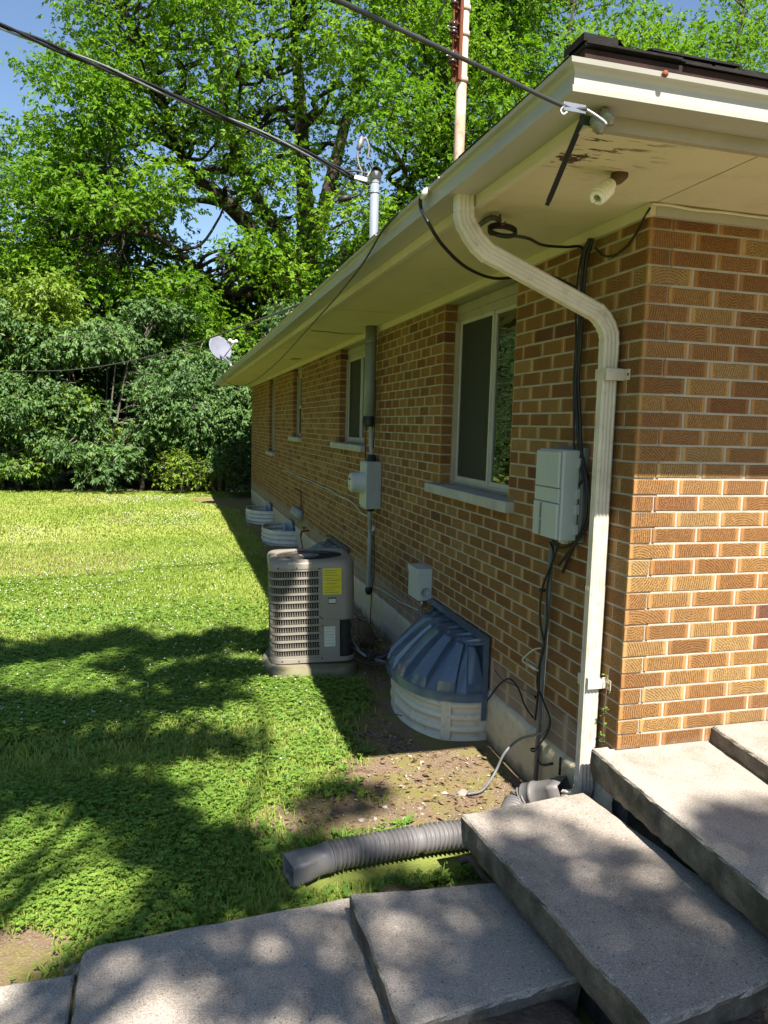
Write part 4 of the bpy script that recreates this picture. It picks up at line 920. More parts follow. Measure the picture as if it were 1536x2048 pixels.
def mast():
    x, y = -.085, 3.93
    t = thing('service_mast', 'pale grey electric service mast rising from the eave with weatherhead', 'service mast', (x, y, 1.34))
    MB().lathe((x, y, 1.32), (0, 0, 1), [(0, 0), (.056, 0), (.058, .02), (.058, .07), (.052, .08), (.052, 0.09)], 20).build('reducer', 'rubber', t)
    MB().tube([(x, y, 1.40), (x, y, 1.8), (x, y, SOFF+.03)], .050, 20).build('lower_pipe', 'wall_mast', t)
    MB().lathe((x, y, 2.06), (0, 0, 1), [(.054, -.012), (.056, 0), (.054, .012)], 20).build('collar', 'wall_mast', t)
    MB().tube([(x, y, SOFF+.0), (x, y, 2.8), (x, y, 3.40)], .038, 20).build('upper_pipe', 'mast_paint', t)
    wh = MB().lathe((x, y, 3.39), (0, 0, 1), [(.041, 0), (.041, .05), (.046, .055), (.048, .09)], 20).build('weatherhead', 'meter_grey', t)
    n = 18; v = []                                            # hooded cap, open towards the street
    for i in range(n+1):
        a = PI*i/n
        for q in (-1, 1):
            v.append((x+.052*math.cos(a)*1.05, y+(.055 if q > 0 else -.065), 3.455+.058*math.sin(a)))
    hood = MB().add(v, [(2*i, 2*i+1, 2*i+3, 2*i+2) for i in range(n)]+[tuple(2*i+1 for i in range(n+1))], True)
    hood.box(x-.054, x+.054, y-.0, y+.055, 3.40, 3.456); hood.build('hood', 'paper_sticker', wh)
    MB().box(x-.045, x+.045, y-.045, y-.04, 3.42, 3.49).build('cable_plate', 'rubber', wh)
    MB().tube([(x+.04*math.cos(q), y+.04*math.sin(q), 3.31) for q in np.linspace(0, 2*PI, 17)], .004, 5).build('wire_grip', 'aluminium', t)
mast()
DM = 6.66   # distance of the mast from the camera, along the view
def D(x, y, d=0.): return atD(x, y, DM+d)
cable('service_wire', [D(735, 318), D(738, 300), D(735, 283), D(730, 276), D(724, 284), D(718, 298), D(715, 312), D(718, 330), D(724, 345), D(722, 356)], .010, 'grey_cable', 'grey service wire looping up out of the weatherhead', 'wire')
tag(MB().tube([D(717, 299), D(724, 275)], .022, 8).build('wire_connector', 'aluminium'), 'silver splice connector on the loop over the weatherhead', 'connector')
cable('service_wire', [D(740, 325), D(745, 338), D(752, 350), D(760, 362), D(748, 352), D(730, 346), D(710, 342), D(690, 342)], .010, 'black_cable', 'black service wire wrapped round the top of the mast', 'wire')
cable('service_wire', [D(728, 330), D(729, 350), D(728, 372), D(720, 388), D(705, 394), D(690, 396), D(672, 402), D(668, 398), D(680, 384), D(694, 362), D(695, 348)], .009, 'black_cable', 'black drip loop hanging to the left of the mast', 'wire')
tag(MB().tube([D(676, 400), D(702, 394)], [.026, .026], 10).build('wire_connector', 'rubber'), 'black taped splice on the drip loop', 'connector')
tag(MB().obox(D(722, 358), RT*.95-UP*.25, UP*.95+RT*.25, FW, .06, .020, .018).build('wedge_clamp', 'white_cable', None, .005), 'white wedge clamp holding the service drop to the mast', 'clamp')
drop = [D(740, 366), D(700, 350), atD(600, 300, 6.45), atD(450, 236, 6.1), atD(300, 172, 5.7), atD(150, 112, 5.35), atD(0, 52, 5.0), atD(-200, -20, 4.6), atD(-500, -130, 4.1)]
for k, lab in enumerate(('black strand of the twisted service drop crossing the sky', 'second black strand of the twisted service drop crossing the sky', 'bare silver strand of the twisted service drop crossing the sky')):
    P = catmull(drop, 30); n = len(P); Q = [p+.014*(RT*math.cos(i*.10+k*2.1)*.3+UP*math.cos(i*.10+k*2.1)+FW*math.sin(i*.10+k*2.1)) for i, p in enumerate(P)]
    tag(MB().tube(Q, (.0105, .0105, .0075)[k], 6).build('service_drop', ('black_cable', 'black_cable', 'aluminium')[k]), lab, 'cable', 'service drop strands')
tag(MB().box(-.03, -.001, 3.93, 3.96, .38, .43).build('junction_block', 'white_cable', None, .003), 'tiny white junction block under the electric meter', 'junction box')
cable('wall_wire', [(-.012, 9.9, .566), (-.012, 9.0, .585), (-.012, 7.9, .575), (-.012, 7.2, .585), (-.012, 6.8, .575), (-.014, 6.0, .58), (-.014, 5.4, .56), (-.016, 5.0, .565), (-.018, 4.6, .53), (-.03, 4.35, .50), (-.03, 4.02, .50)], .006, 'white_cable', 'white wire sagging along the bricks to the electric meter', 'wire')
cable('wall_wire', seq([(744, 1172), (760, 1178), (782, 1192), (800, 1204), (818, 1212), (836, 1220)], -.012), .005, 'white_cable', 'thin white wire from the conduit end to the switch box', 'wire')
cable('wall_wire', seq([(748, 1060), (749, 1100), (748, 1150), (744, 1180), (741, 1230), (740, 1250)], -.02), .004, 'black_cable', 'thin dark wire dropping from the tiny white block', 'wire')
cable('wall_wire', seq([(738, 690), (737, 800), (731, 880), (733, 930), (745, 905), (750, 830), (752, 760)], -.05), .005, 'black_cable', 'thin black wire hanging beside the wall mast', 'wire')
tag(MB().lathe((-.03, 4.0, -.17), (0, 0, 1), [(0, -.05), (.02, -.045), (.036, -.01), (.03, .02), (.0, .035)], 10).build('sealant_lump', 'rubber'), 'black sealant lump where the conduit enters the wall', 'sealant')
# old vent hood with a bent bracket, and the tap
t = thing('wall_vent', 'battered grey metal vent hood below a bent rusty bracket', 'vent', (0, 8.1, -.02))
for k in range(4): MB().tube([(-.02-.03*(k % 2), 7.86+.14*k, -.0), (-.05-.01*(k % 2), 7.86+.14*k, .06), (-.04, 7.86+.14*k, .13)], .055, 10).build('rib', 'meter_grey', t)
MB().tube(catmull([(-.01, 7.85, .05), (-.03, 7.85, .25), (-.03, 7.86, .36), (-.02, 8.1, .375), (-.02, 8.45, .38), (-.02, 8.5, .36)], 4), .010, 6).build('bracket', 'rust', t)
t = thing('tap', 'small rusty garden tap on the foundation beyond the air conditioner', 'tap', (0, 7.35, -.14))
MB().tube(catmull([(0, 7.35, -.09), (-.06, 7.35, -.09), (-.10, 7.35, -.11), (-.11, 7.35, -.17)], 5), .014, 8).build('spout', 'rust', t)
MB().lathe((-.07, 7.35, -.07), (0, 0, 1), [(0, .03), (.03, .03), (.034, .02), (.012, .015), (.012, 0)], 12).build('handle', 'rust', t)
cable('tap_hose', [(-.11, 7.35, -.17), (-.09, 7.33, -.3), (-.05, 7.3, -.5)], .008, 'black_cable', 'thin dark hose hanging from the small tap', 'hose')

# ------------------------------------------------------------------ cables and fittings at the eaves
cable('soffit_wire', [onZ(x, y, 2.186) for x, y in ((622, 662), (640, 663), (665, 665), (690, 668), (735, 668))], .005, 'trim_dark', 'thin wire along the soffit to the wall mast', 'wire')
cable('frieze_wire', [(-.02, -.028, 2.183), (.05, -.028, 2.186), (.17, -.03, 2.180), (.30, -.028, 2.184), (.45, -.03, 2.182), (.7, -.028, 2.184), (1.0, -.028, 2.182)], .006, 'cream_paint', 'cream wire stapled along the front frieze board', 'wire')
cable('corner_wire', [onX(1300, 416, -.025), onX(1288, 436, -.02), onX(1270, 470, -.012), onX(1250, 495, -.012), onX(1225, 512, -.012), onX(1205, 510, -.012), onX(1190, 495, -.03)], .005, 'black_cable', 'black wire curling from the frieze corner to the cable bundle', 'wire')
cable('dish_cable', [(-.74, .45, 2.275), (-.785, .70, 2.268), (-.80, .95, 2.25), (-.80, 1.35, 2.17), (-.80, 2.0, 2.10), (-.795, 3.0, 2.03), (-.79, 4.6, 1.92), (-.785, 6.4, 1.855), (-.785, 8.2, 1.85), (-.785, 10.2, 1.94), (-.79, 12., 2.08), (-.79, 13.3, 2.22), (-.76, 13.7, 2.28)], .0055, 'black_cable', 'thin black cable sagging below the long gutter towards the satellite dish')
cable('roof_cable', [onX(858, 382, -.75), onX(845, 388, -.80), onX(841, 412, -.80), onX(858, 448, -.79), onX(885, 490, -.70), onX(930, 533, -.55), onX(985, 556, -.35), onX(1040, 554, -.18), onX(1100, 553, -.08), onX(1150, 575, -.04)], .0075, 'black_cable', 'black cable looping from the gutter lip down behind the downspout')
tag(MB().tube(catmull([onX(862, 380, -.75), onX(852, 383, -.795), onX(846, 396, -.80)], 4), .014, 8).build('cable_grommet', 'white_cable'), 'white wrap where the cable bends over the gutter lip', 'wrap')
hk = onZ(1000, 440, 2.17)
ph = [atD(x, y, d) for x, y, d in ((60, 742, 17.5), (160, 738, 15.5), (260, 722, 13.2), (360, 696, 11.), (450, 665, 9.2), (560, 624, 7.3), (650, 588, 5.9), (760, 542, 4.75), (850, 503, 4.05), (930, 469, 3.55))]+[hk+np.array((-.05, 0, 0)), hk]
ph = [atD(-300, 715, 26.)]+[atD(-100, 735, 21.)]+ph
cable('telephone_drop', ph, .0105, 'drop_cable', 'dark telephone cable strung from the trees across the gutter to the soffit hook')
coil = []
for i in range(0, 46):
    a = i*.36; coil.append(hk+RT*(.058*math.cos(a)+.01)+UP*(.030*math.sin(a)-.035-.0004*i)+FW*.03*math.sin(a+.6))
tag(MB().tube(coil, .0065, 6).build('cable_coil', 'black_cable'), 'coil of spare black cable hanging from the soffit hook', 'cable coil')
cable('telephone_lead', [coil[-1], onX(1050, 475, -.42), onX(1085, 490, -.25), onX(1130, 494, -.12), onX(1162, 494, -.03), onX(1166, 520, -.03), onX(1162, 560, -.03)], .0065, 'black_cable', 'black cable running from the coil under the soffit to the wall')
tag(MB().tube([hk+np.array((0, 0, .03)), hk+np.array((0, 0, -.005)), hk+np.array((.012, 0, -.02)), hk+np.array((.024, 0, -.005))], .004, 6).build('soffit_hook', 'rust'), 'rusty hook in the soffit holding the coiled cable', 'hook')
# guy clamp, insulator and hanging strip at the eave corner
KD = project((-.79, -.79, 2.2))[2]-.05; K = atD(1172, 219, KD)
cable('guy_cable', [K, atD(1125, 211, KD-.03), atD(1000, 152, KD-.16), atD(850, 82, KD-.32), atD(700, 12, KD-.48), atD(560, -55, KD-.62)], .0048, 'dark_cable', 'dark cable stretched from the eave corner up over the camera', 'cable')
a, b = atD(1128, 211, KD-.03), K; d = (b-a)/np.linalg.norm(b-a)
t = thing('cable_clamp', 'silver wedge clamp on the cable at the eave corner', 'clamp', (a+b)/2)
MB().obox((a+b)/2, d, np.cross(d, RT), UP, np.linalg.norm(b-a)/2, .006, .008).build('wedge', 'aluminium', t, .002)
MB().tube(catmull([a, a+UP*-.012-RT*.008, a-UP*.022-RT*.002, a-UP*.016+RT*.008], 4), .003, 6).build('bail', 'aluminium', t)
MB().tube(catmull([b, b+RT*.02-UP*.012, b+RT*.045-UP*.03, b+RT*.05-UP*.038], 4), .004, 6).build('link', 'aluminium', t)
ic = onY(1204, 242, -.70)
t = thing('insulator', 'dusty glass insulator knob screwed to the front fascia corner', 'insulator', ic)
MB().lathe(ic, (.55, -.35, .5), [(0, -.030), (.020, -.028), (.029, -.017), (.022, -.006), (.016, 0), (.022, .006), (.029, .017), (.020, .028), (0, .030)], 18).build('knob', 'glass_insulator', t)
MB().tube([ic, ic+np.array((0, .05, .005))], .006, 6).build('bolt', 'rust', t)
MB().box(ic[0]-.05, ic[0]+.02, -OUT-.016, -OUT-.0125, 2.155, 2.18).build('bracket', 'dark_plate', t)
ra, rb = onY(1168, 232, -.66), atD(1094, 410, 2.36)
dd = (rb-ra); P0 = [ra+dd*q for q in (0, .25, .5, .75, .94, .96, 1.)]
tag(MB().sweep(P0, [(-.008, -.0035), (.008, -.0035), (.008, .0035), (-.008, .0035)], FW, True, False, [1, 1, 1, 1, 1, .8, .85]).build('hanging_strip', 'black_cable'), 'stiff black plastic strip hanging from the eave corner', 'strip')
# compact fluorescent lamp
lb_ = onZ(1240, 350, SOFF-.004); le = onZ(1190, 399, 2.088); ax = (le-lb_); LL = np.linalg.norm(ax); ax /= LL
t = thing('soffit_lamp', 'bare spiral fluorescent bulb in a brown socket under the soffit', 'lamp', lb_)
MB().lathe(lb_-ax*.01, ax, [(.0, 0), (.026, 0), (.024, .03), (.018, .04), (.018, .06), (.0, .062)], 18).build('socket', 'lamp_holder', t)
MB().lathe(lb_+ax*.05, ax, [(0, 0), (.016, 0), (.022, .008), (.022, .024), (.012, .03), (0, .03)], 18).build('ballast', 'bulb', t)
u = np.cross(ax, (0, 0, 1)); u /= np.linalg.norm(u); w2 = np.cross(ax, u); sp = []
for i in range(90):
    a = i*.36; rr = .024-.008*max(0, (i-70)/20); sp.append(lb_+ax*(.08+(LL-.085)*i/90)+(u*math.cos(a)+w2*math.sin(a))*rr)
MB().tube(sp, .0078, 8).build('spiral_tube', 'bulb', t)

# ------------------------------------------------------------------ rusty rack pole on the roof, satellite dish
def pole():
    bx, by = .32, 2.99; zb = zr+(bx+RO)*SL
    t = thing('service_pole', 'rust streaked pale steel pole with a red rusty insulator rack', 'pole', (bx, by, zb-.1))
    MB().tube([(bx, by, zb-.1), (bx, by, 3.6), (bx, by, 5.1)], .041, 20).build('tube', 'rusty_pole', t)
    for z in (3.90, 4.22, 4.40): MB().lathe((bx, by, z), (0, 0, 1), [(.043, -.02), (.049, -.018), (.049, .018), (.043, .02)], 20).build('band', 'rusty_pole', t)
    d = np.array((-.86, -.51, 0)); s = np.array((.51, -.86, 0)); c = np.array((bx, by, 0.))
    rk = MB().obox(c+d*.045+np.array((0, 0, 4.30)), d, s, (0, 0, 1), .006, .030, .42).obox(c+d*.055-s*.028+np.array((0, 0, 4.30)), d, s, (0, 0, 1), .016, .004, .42).obox(c+d*.055+s*.028+np.array((0, 0, 4.30)), d, s, (0, 0, 1), .016, .004, .42).build('rack', 'rust', t)
    MB().tube([c+d*.115+np.array((0, 0, 3.93)), c+d*.115+np.array((0, 0, 4.70))], .006, 6).build('rod', 'rust', rk)
    for z in (4.02, 4.22, 4.42, 4.62):
        sp = MB().lathe(c+d*.115+np.array((0, 0, z)), (0, 0, 1), [(0, -.042), (.024, -.042), (.032, -.034), (.032, -.022), (.020, -.012), (.020, .012), (.032, .022), (.032, .034), (.024, .042), (0, .042)], 18).build('spool', 'porcelain', t)
        for zz in (-.048, .048): MB().obox(c+d*.085+np.array((0, 0, z+zz)), d, s, (0, 0, 1), .045, .016, .004).build('clevis', 'rust', t)
        MB().tube([c+d*(.115)+np.array((0, 0, z))+(d*math.cos(q)+s*math.sin(q))*.023 for q in np.linspace(0, 2*PI, 13)]+[c+d*.17+np.array((0, 0, z)), c+d*.185+np.array((0, 0, z-.01))], .0045, 5).build('tie_wire', 'aluminium', t)
pole()
cable('pole_wire', [onX(866, 66, .18)+np.array((0, 0, .0)), onX(874, 40, .16), onX(892, 0, .12), onX(906, -40, .08)], .008, 'grey_box_dark', 'loose grey wire end hanging beside the rusty rack', 'wire')
def dish():
    c = onX(441, 696, -.86); m_ = onX(463, 740, -.75); nrm = np.array((.48, -.80, .36)); nrm /= np.linalg.norm(nrm)
    t = thing('satellite_dish', 'pale oval satellite dish on the far end of the gutter', 'satellite dish', m_)
    R_ = .245; MB().lathe(c, nrm, [(0, -.035), (R_*.5, -.026), (R_*.85, -.008), (R_, .004), (R_+.006, .0), (R_, -.006), (R_*.85, -.018), (R_*.5, -.036), (0, -.045)], 36).build('reflector', 'dish', t)
    MB().tube(catmull([m_, m_+np.array((-.03, 0, .12)), c-nrm*.05+np.array((.02, 0, -.10)), c-nrm*.05], 5), .022, 10).build('mount_arm', 'aluminium', t)
    tip = c+nrm*.34+np.array((.06, 0, -.06)); s0 = c+np.array((.02, 0, -.24))
    MB().tube([s0, s0+(tip-s0)*.5, tip], .012, 8).build('feed_arm', 'dish', t)
    for k, o_ in enumerate((np.array((0, 0, 0)), np.array((.06, 0, .02)), np.array((-.05, 0, .03)))):
        MB().lathe(tip+o_+np.array((0, 0, .04)), -nrm, [(0, 0), (.032, .0), (.036, .03), (.024, .06), (.024, .10), (0, .10)], 14).build('receiver', 'paper_sticker', t)
    MB().obox(m_, (1, 0, 0), (0, 1, 0), (0, 0, 1), .03, .06, .01).build('foot', 'aluminium', t)
dish()

# ------------------------------------------------------------------ trees
def unit(v): return v/(np.linalg.norm(v, axis=-1, keepdims=True)+1e-9)
def leaf_cloud(P, D, Nn, L, W, fold=.25):
    """folded two-triangle leaves: base P, direction D, normal Nn"""
    D = unit(D); S = unit(np.cross(Nn, D)); Nn = np.cross(D, S); L = L[:, None]; W = W[:, None]
    m = P+D*L*.45; v = np.stack([P, m+S*W*.5+Nn*W*fold, P+D*L, m-S*W*.5+Nn*W*fold], 1).reshape(-1, 3)
    b = np.arange(len(P))*4; f = np.stack([np.stack([b, b+1, b+2], 1), np.stack([b, b+2, b+3], 1)], 1).reshape(-1, 3); return v, f
def sprays(C, Rr, n_per, L, W, droop=.5, shell=.55, leaves=5, hang=0., up=.25):
    """leaf sprays spread through the ellipsoidal clumps (centres C, radii Rr)"""
    C = np.asarray(C); Rr = np.asarray(Rr); w_ = Rr.prod(1)**(2/3); w_ = w_/w_.mean(); cnt = np.maximum(4, (n_per*w_).astype(int)); idx = np.repeat(np.arange(len(C)), cnt); n = len(idx)
    d = unit(rng.normal(size=(n, 3))+np.array((0, 0, up))); r = (shell+(1-shell)*rng.random(n))*(1+.22*rng.normal(size=n))
    p = C[idx]+d*Rr[idx]*r[:, None]; p[:, 2] -= hang*rng.random(n)*Rr[idx][:, 2]
    ax = unit(d*np.array((1, 1, .5))+rng.normal(size=(n, 3))*.55+np.array((0, 0, -droop)))
    tw = unit(rng.normal(size=(n, 3))*.5+np.array((0, 0, 1.))+d*.5); sd = unit(np.cross(tw, ax))
    Ps, Ds, Ns, Rn = [], [], [], []; cr = rng.random(len(C))[idx]*.55; sr = rng.random(n)*.22  # random tone per clump imitates sunlit and dark patches of foliage
    for k in range(leaves):
        s = (k/(leaves-1)-.5)*2 if leaves > 1 else 0; ln = L*(1.5-.4*abs(s))
        base = p+ax*(L*(1.1-.8*abs(s)))[..., None] if isinstance(L, np.ndarray) else p+ax*L*(1.1-.8*abs(s))
        Ps.append(base); Ds.append(ax*(1-.45*abs(s))+sd*s*.95+rng.normal(size=(n, 3))*.22+np.array((0, 0, -droop*.5))); Ns.append(tw+rng.normal(size=(n, 3))*.35); Rn.append(cr+sr+rng.random(n)*.23)
    P = np.concatenate(Ps); D_ = np.concatenate(Ds); N_ = np.concatenate(Ns); rn = np.concatenate(Rn); k = len(P)
    v, f = leaf_cloud(P, D_, N_, L*(.55+.9*rng.random(k)), W*(.55+.9*rng.random(k))); return v, f, np.repeat(rn, 2)
def branch(b, a, c, r0, r1, wob=.08, n=5):
    a = np.array(a, float); c = np.array(c, float); L = np.linalg.norm(c-a); P = [a]
    for k in range(1, n): P.append(a+(c-a)*k/n+np.array([random.uniform(-1, 1)*wob*L*.35 for _ in range(3)])+np.array((0, 0, L*.05*math.sin(PI*k/n))))
    P.append(c); P = catmull(P, 4); m = len(P); b.tube(P, [r0+(r1-r0)*i/(m-1) for i in range(m)], 7); return P
def tree(name, label, base, limbs, clumps, leafm, n_per, L, W, trunk_r, bark='bark', group='trees behind the house', twig=True, **kw):
    """limbs: list of (points, r0, r1); clumps: (centres, radii). Each clump hangs on the nearest limb point below it."""
    base = np.array(base, float); t = thing(name, label, 'tree', base, group)
    tb = MB(); nodes = []
    for pts, r0, r1 in limbs:
        P = catmull(pts, 6); m = len(P); tb.tube(P, [r0+(r1-r0)*i/(m-1) for i in range(m)], 9); nodes += [(p, r0+(r1-r0)*i/(m-1)) for i, p in enumerate(P) if i > m*.25]
    C, Rr = clumps; NP = np.array([q[0] for q in nodes]); NR = [q[1] for q in nodes]
    if twig:
        for c, r in zip(C, Rr):
            dv = np.asarray(c)-NP; dist = np.linalg.norm(dv, axis=1)+np.maximum(0, -dv[:, 2])*1.5; i = int(np.argmin(dist))
            branch(tb, NP[i], c, min(NR[i]*.55, .06+.012*dist[i]), .012, .25)
            for _ in range(2):
                e = np.asarray(c)+np.array([random.uniform(-1, 1) for _ in range(3)])*np.asarray(r)*.8; tb.tube([np.asarray(c), (np.asarray(c)+e)/2+np.array((0, 0, .08)), e], [.014, .01, .004], 4)
    tb.build('trunk', bark, t)
    v, f, rn = sprays(C, Rr, n_per, L, W, **kw); o = raw_mesh('crown', v, f, leafm, rn, t, base); o['kind'] = 'stuff' if False else 'part'
    del o['kind']; return t
def crown(center, rad, n, rc, zmin=None, gap=None, front=.0):
    C = []; Rr = []
    center = np.array(center, float); rad = np.array(rad, float)
    while len(C) < n:
        d = unit(np.array([random.gauss(0, 1) for _ in range(3)])); r = random.uniform(.35, 1.)**.55; p = center+d*rad*r
        if zmin is not None and p[2] < zmin: continue
        if random.random() < front and p[1] > center[1]: continue
        if gap and any(math.hypot(project(p)[0]-gx, project(p)[1]-gy) < gr for gx, gy, gr in gap): continue
        if gap is GAPS and hides_limb(p): continue
        s = rc*random.uniform(.65, 1.35); C.append(p); Rr.append((s*random.uniform(.9, 1.3), s*random.uniform(.9, 1.2), s*random.uniform(.55, .85)))
    return C, Rr
GZ = -.55
def Yp(pts, Y, dy=0.): return [onY(x, y, Y+dy*i/(max(1, len(pts)-1))) for i, (x, y) in enumerate(pts)]
GAPS = [(20, 40, 85), (8, 200, 70), (5, 330, 45), (238, 325, 60), (418, 440, 84), (425, 510, 60), (715, 30, 40)]
mb0 = onY(612, 900, 24.); mb0[2] = GZ
main_limbs = [([mb0, onY(608, 760, 24), onY(606, 640, 24), onY(603, 540, 24)], .55, .42),
    (Yp([(604, 590), (560, 540), (500, 455), (430, 385), (385, 350), (340, 250), (300, 130), (250, 20)], 24, -3), .34, .07),
    (Yp([(600, 560), (560, 470), (515, 400), (470, 300), (440, 160), (430, 20)], 24, -2), .31, .07),
    (Yp([(604, 550), (612, 440), (606, 330), (600, 200), (590, 60), (585, -80)], 24, -1), .36, .10),
    (Yp([(606, 550), (640, 450), (660, 370), (690, 250), (735, 90), (760, -60)], 24, 1), .33, .09),
    (Yp([(606, 600), (690, 510), (770, 440), (830, 350), (880, 260), (940, 120)], 24, -2), .29, .07),
    (Yp([(604, 640), (540, 600), (445, 578), (385, 530), (320, 478), (250, 462)], 24, -4), .2, .04),
    (Yp([(606, 620), (700, 570), (820, 520), (930, 440), (1040, 380)], 24, 1), .16, .04)]
LIMB = []
for pts in ([(604, 590), (500, 455), (430, 385), (385, 350), (340, 250)], [(600, 560), (515, 400), (470, 300)], [(604, 700), (612, 440), (606, 330), (600, 200)], [(606, 550), (660, 370), (690, 250), (735, 90)], [(606, 600), (770, 440), (880, 260)], [(540, 600), (445, 578), (385, 530), (320, 478)]):
    for (xa, ya), (xb, yb) in zip(pts, pts[1:]):
        for q in np.linspace(0, 1, 8): LIMB.append((xa+(xb-xa)*q, ya+(yb-ya)*q))
LIMB = np.array(LIMB)
def hides_limb(p):
    x, y, d = project(p); return p[1] < 24.5 and np.min(np.hypot(LIMB[:, 0]-x, LIMB[:, 1]-y)) < 34 and random.random() < .72
C1, R1 = crown((2.0, 22.5, 11.5), (8.6, 5., 8.5), 330, 1.0, 4.6, GAPS, .45)
C1b, R1b = crown((-2.2, 20.2, 6.6), (5.2, 1.8, 3.6), 84, .8, 3.2, GAPS, .3)
tree('maple_tree', 'huge leafy tree with dark forking limbs behind the house', mb0, main_limbs, (C1+C1b, R1+R1b), 'leaf_maple', 122, .120, .070, .4, droop=.45)
def auto_limbs(base, h, n, spread, r):
    base = np.array(base, float); top = base+np.array((0, 0, h*.35)); L = [([base, base+np.array((.05, 0, h*.17)), top], r, r*.7)]
    for k in range(n):
        a = 2*PI*k/n+random.random(); e = top+np.array((math.cos(a)*spread, math.sin(a)*spread*.8, h*random.uniform(.35, .6))); m = top*.5+e*.5+np.array((0, 0, -.05*h)); L.append(([top-np.array((0, 0, .05*h)), m, e], r*.5, r*.1))
    return L
b = np.array((10.5, 24., GZ)); tree('broadleaf_tree', 'bright green tree behind the rusty pole', b, auto_limbs(b, 17, 7, 5, .35), crown((10.5, 23, 11.), (5.8, 4.2, 7.5), 190, 1.05, 4.5, None, .45), 'leaf_maple', 80, .132, .078, .35, droop=.45)
b = np.array((18., 25., GZ)); tree('broadleaf_tree', 'bright green tree above the front roof corner', b, auto_limbs(b, 18, 7, 5, .35), crown((18., 24, 11.5), (5.6, 4.2, 8.), 170, 1.1, 5.5, None, .45), 'leaf_maple', 76, .132, .078, .35, droop=.45)
b = np.array((23.5, 22., GZ)); tree('willow_tree', 'pale silvery feathery tree at the top right corner', b, auto_limbs(b, 18, 7, 4, .3), crown((23.5, 22, 13.), (4.6, 3.6, 7.), 110, 1.1, 6, None, .3), 'leaf_willow', 60, .17, .030, .3, droop=.9, hang=.7)
b = np.array((-7.5, 27., GZ)); tree('broadleaf_tree', 'darker green tree standing behind the left shrubs', b, auto_limbs(b, 12, 6, 3.5, .28), crown((-6.9, 25., 6.6), (4.8, 3., 4.2), 170, .95, 1.6, GAPS, .4), 'leaf_back', 52, .125, .068, .3, droop=.4)
b = np.array((-1.6, 29., GZ)); tree('broadleaf_tree', 'yellow green tree glimpsed between the big limbs', b, auto_limbs(b, 9, 6, 3., .22), crown((-.6, 28.5, 5.4), (3.4, 2.6, 3.4), 80, 1., 1.5, GAPS, .4), 'leaf_yellow', 40, .14, .08, .3, droop=.4)
for k, (x, lab) in enumerate(((-14., 'dark distant tree beyond the lawn, farthest left'), (-9.5, 'dark distant tree low behind the left shrubs'), (-4.5, 'dark distant tree low behind the middle shrubs'), (1.2, 'dark distant tree low behind the house end'), (6.5, 'dark distant tree low behind the roof'))):
    b = np.array((x, 25.5+k % 2, GZ)); tree('background_tree', lab, b, auto_limbs(b, 7, 5, 2.4, .2), crown((x, 24.+k % 2, 3.2), (3.4, 1.4, 4.0), 120, 1.1, -.2, GAPS, .4), 'leaf_dark', 48, .18, .11, .3, droop=.3, group='distant background trees')
# shrubs and young trees along the end of the lawn
SH = [(-8.6, 18.6, 5.6, 1.7, 'leaf_shrub', 'tall leafy shrub out past the left edge of the lawn'), (-6.4, 18.3, 4.6, 1.6, 'leaf_shrub', 'tall shrub at the far left end of the lawn'), (-5.0, 18.7, 5.2, 1.4, 'leaf_yellow', 'yellowish shrub second from the left at the end of the lawn'), (-3.5, 18.2, 4.2, 1.4, 'leaf_shrub', 'tall grey green shrub in the middle of the hedge row'), (-2.0, 19.0, 5.0, 1.5, 'leaf_shrub', 'dark leafy shrub below the satellite dish'), (-.5, 18.2, 4.4, 1.3, 'leaf_shrub', 'leafy shrub next to the far house corner'), (1.2, 18.4, 5.0, 1.3, 'leaf_shrub', 'shrub half hidden behind the far house corner')]
for x, y, h, rx, lm, lab in SH:
    b = np.array((x, y, GZ)); L = []
    for k in range(6):
        a = 2*PI*k/6+random.random(); L.append(([b+np.array((math.cos(a)*.2, math.sin(a)*.2, 0)), b+np.array((math.cos(a)*.45, math.sin(a)*.35, h*.35)), b+np.array((math.cos(a)*rx*.7, math.sin(a)*rx*.5, h*.8))], .05, .012))
    C2, R2 = [], []
    while len(C2) < 105:
        u_ = random.random(); z = GZ+.55+(h-.55)*u_**.85; wd = rx*(1.25-.75*u_**2.5)*(.75+.5*float(vnoise(x+z, z*1.3, .9)))
        px = x+random.uniform(-1, 1)*wd; py = y-random.uniform(-.5, 1.)*(1.15-.35*u_)*(.55+.9*float(vnoise(px*1.1, z*1.1, .8)))
        if vnoise(px+9, z+3, .8) < .38: continue            # hollows
        s_ = random.uniform(.28, .62); C2.append(np.array((px, py, z))); R2.append((s_*1.15, s_, s_*.6))
    tree('shrub', lab, b, L, (C2, R2), lm, 74, .098, .048, .1, 'bark_light', 'shrubs along the end of the lawn', droop=.8, hang=.5)
b = np.array((.05, 16.3, GZ)); Lq = [([b, b+np.array((.1, 0, .5)), b+np.array((.25*math.cos(k), .2*math.sin(k), 1.1))], .02, .006) for k in range(5)]
tree('low_shrub', 'low dark green shrub hugging the far house corner', b, Lq, crown((-.05, 16.35, .25), (.75, .45, .75), 34, .28, GZ+.1), 'leaf_dark', 40, .08, .035, .1, 'bark_light', None, droop=.4)
b = np.array((-1.6, 17.2, GZ)); Lq = [([b, b+np.array((.1, 0, .3)), b+np.array((.6*math.cos(k*1.3), .2*math.sin(k), .8))], .015, .005) for k in range(6)]
tree('low_shrub', 'pale twiggy bush under the hedge shade', b, Lq, crown((-1.4, 17.2, .1), (.9, .4, .5), 26, .26, GZ+.08), 'leaf_yellow', 22, .08, .035, .1, 'bark_light', None, droop=.4)
uq = [(np.array((rng.uniform(-14, 6), rng.uniform(19.6, 21.5), GZ+rng.uniform(.1, 4.4))), (.65, .4, .45)) for _ in range(380)]
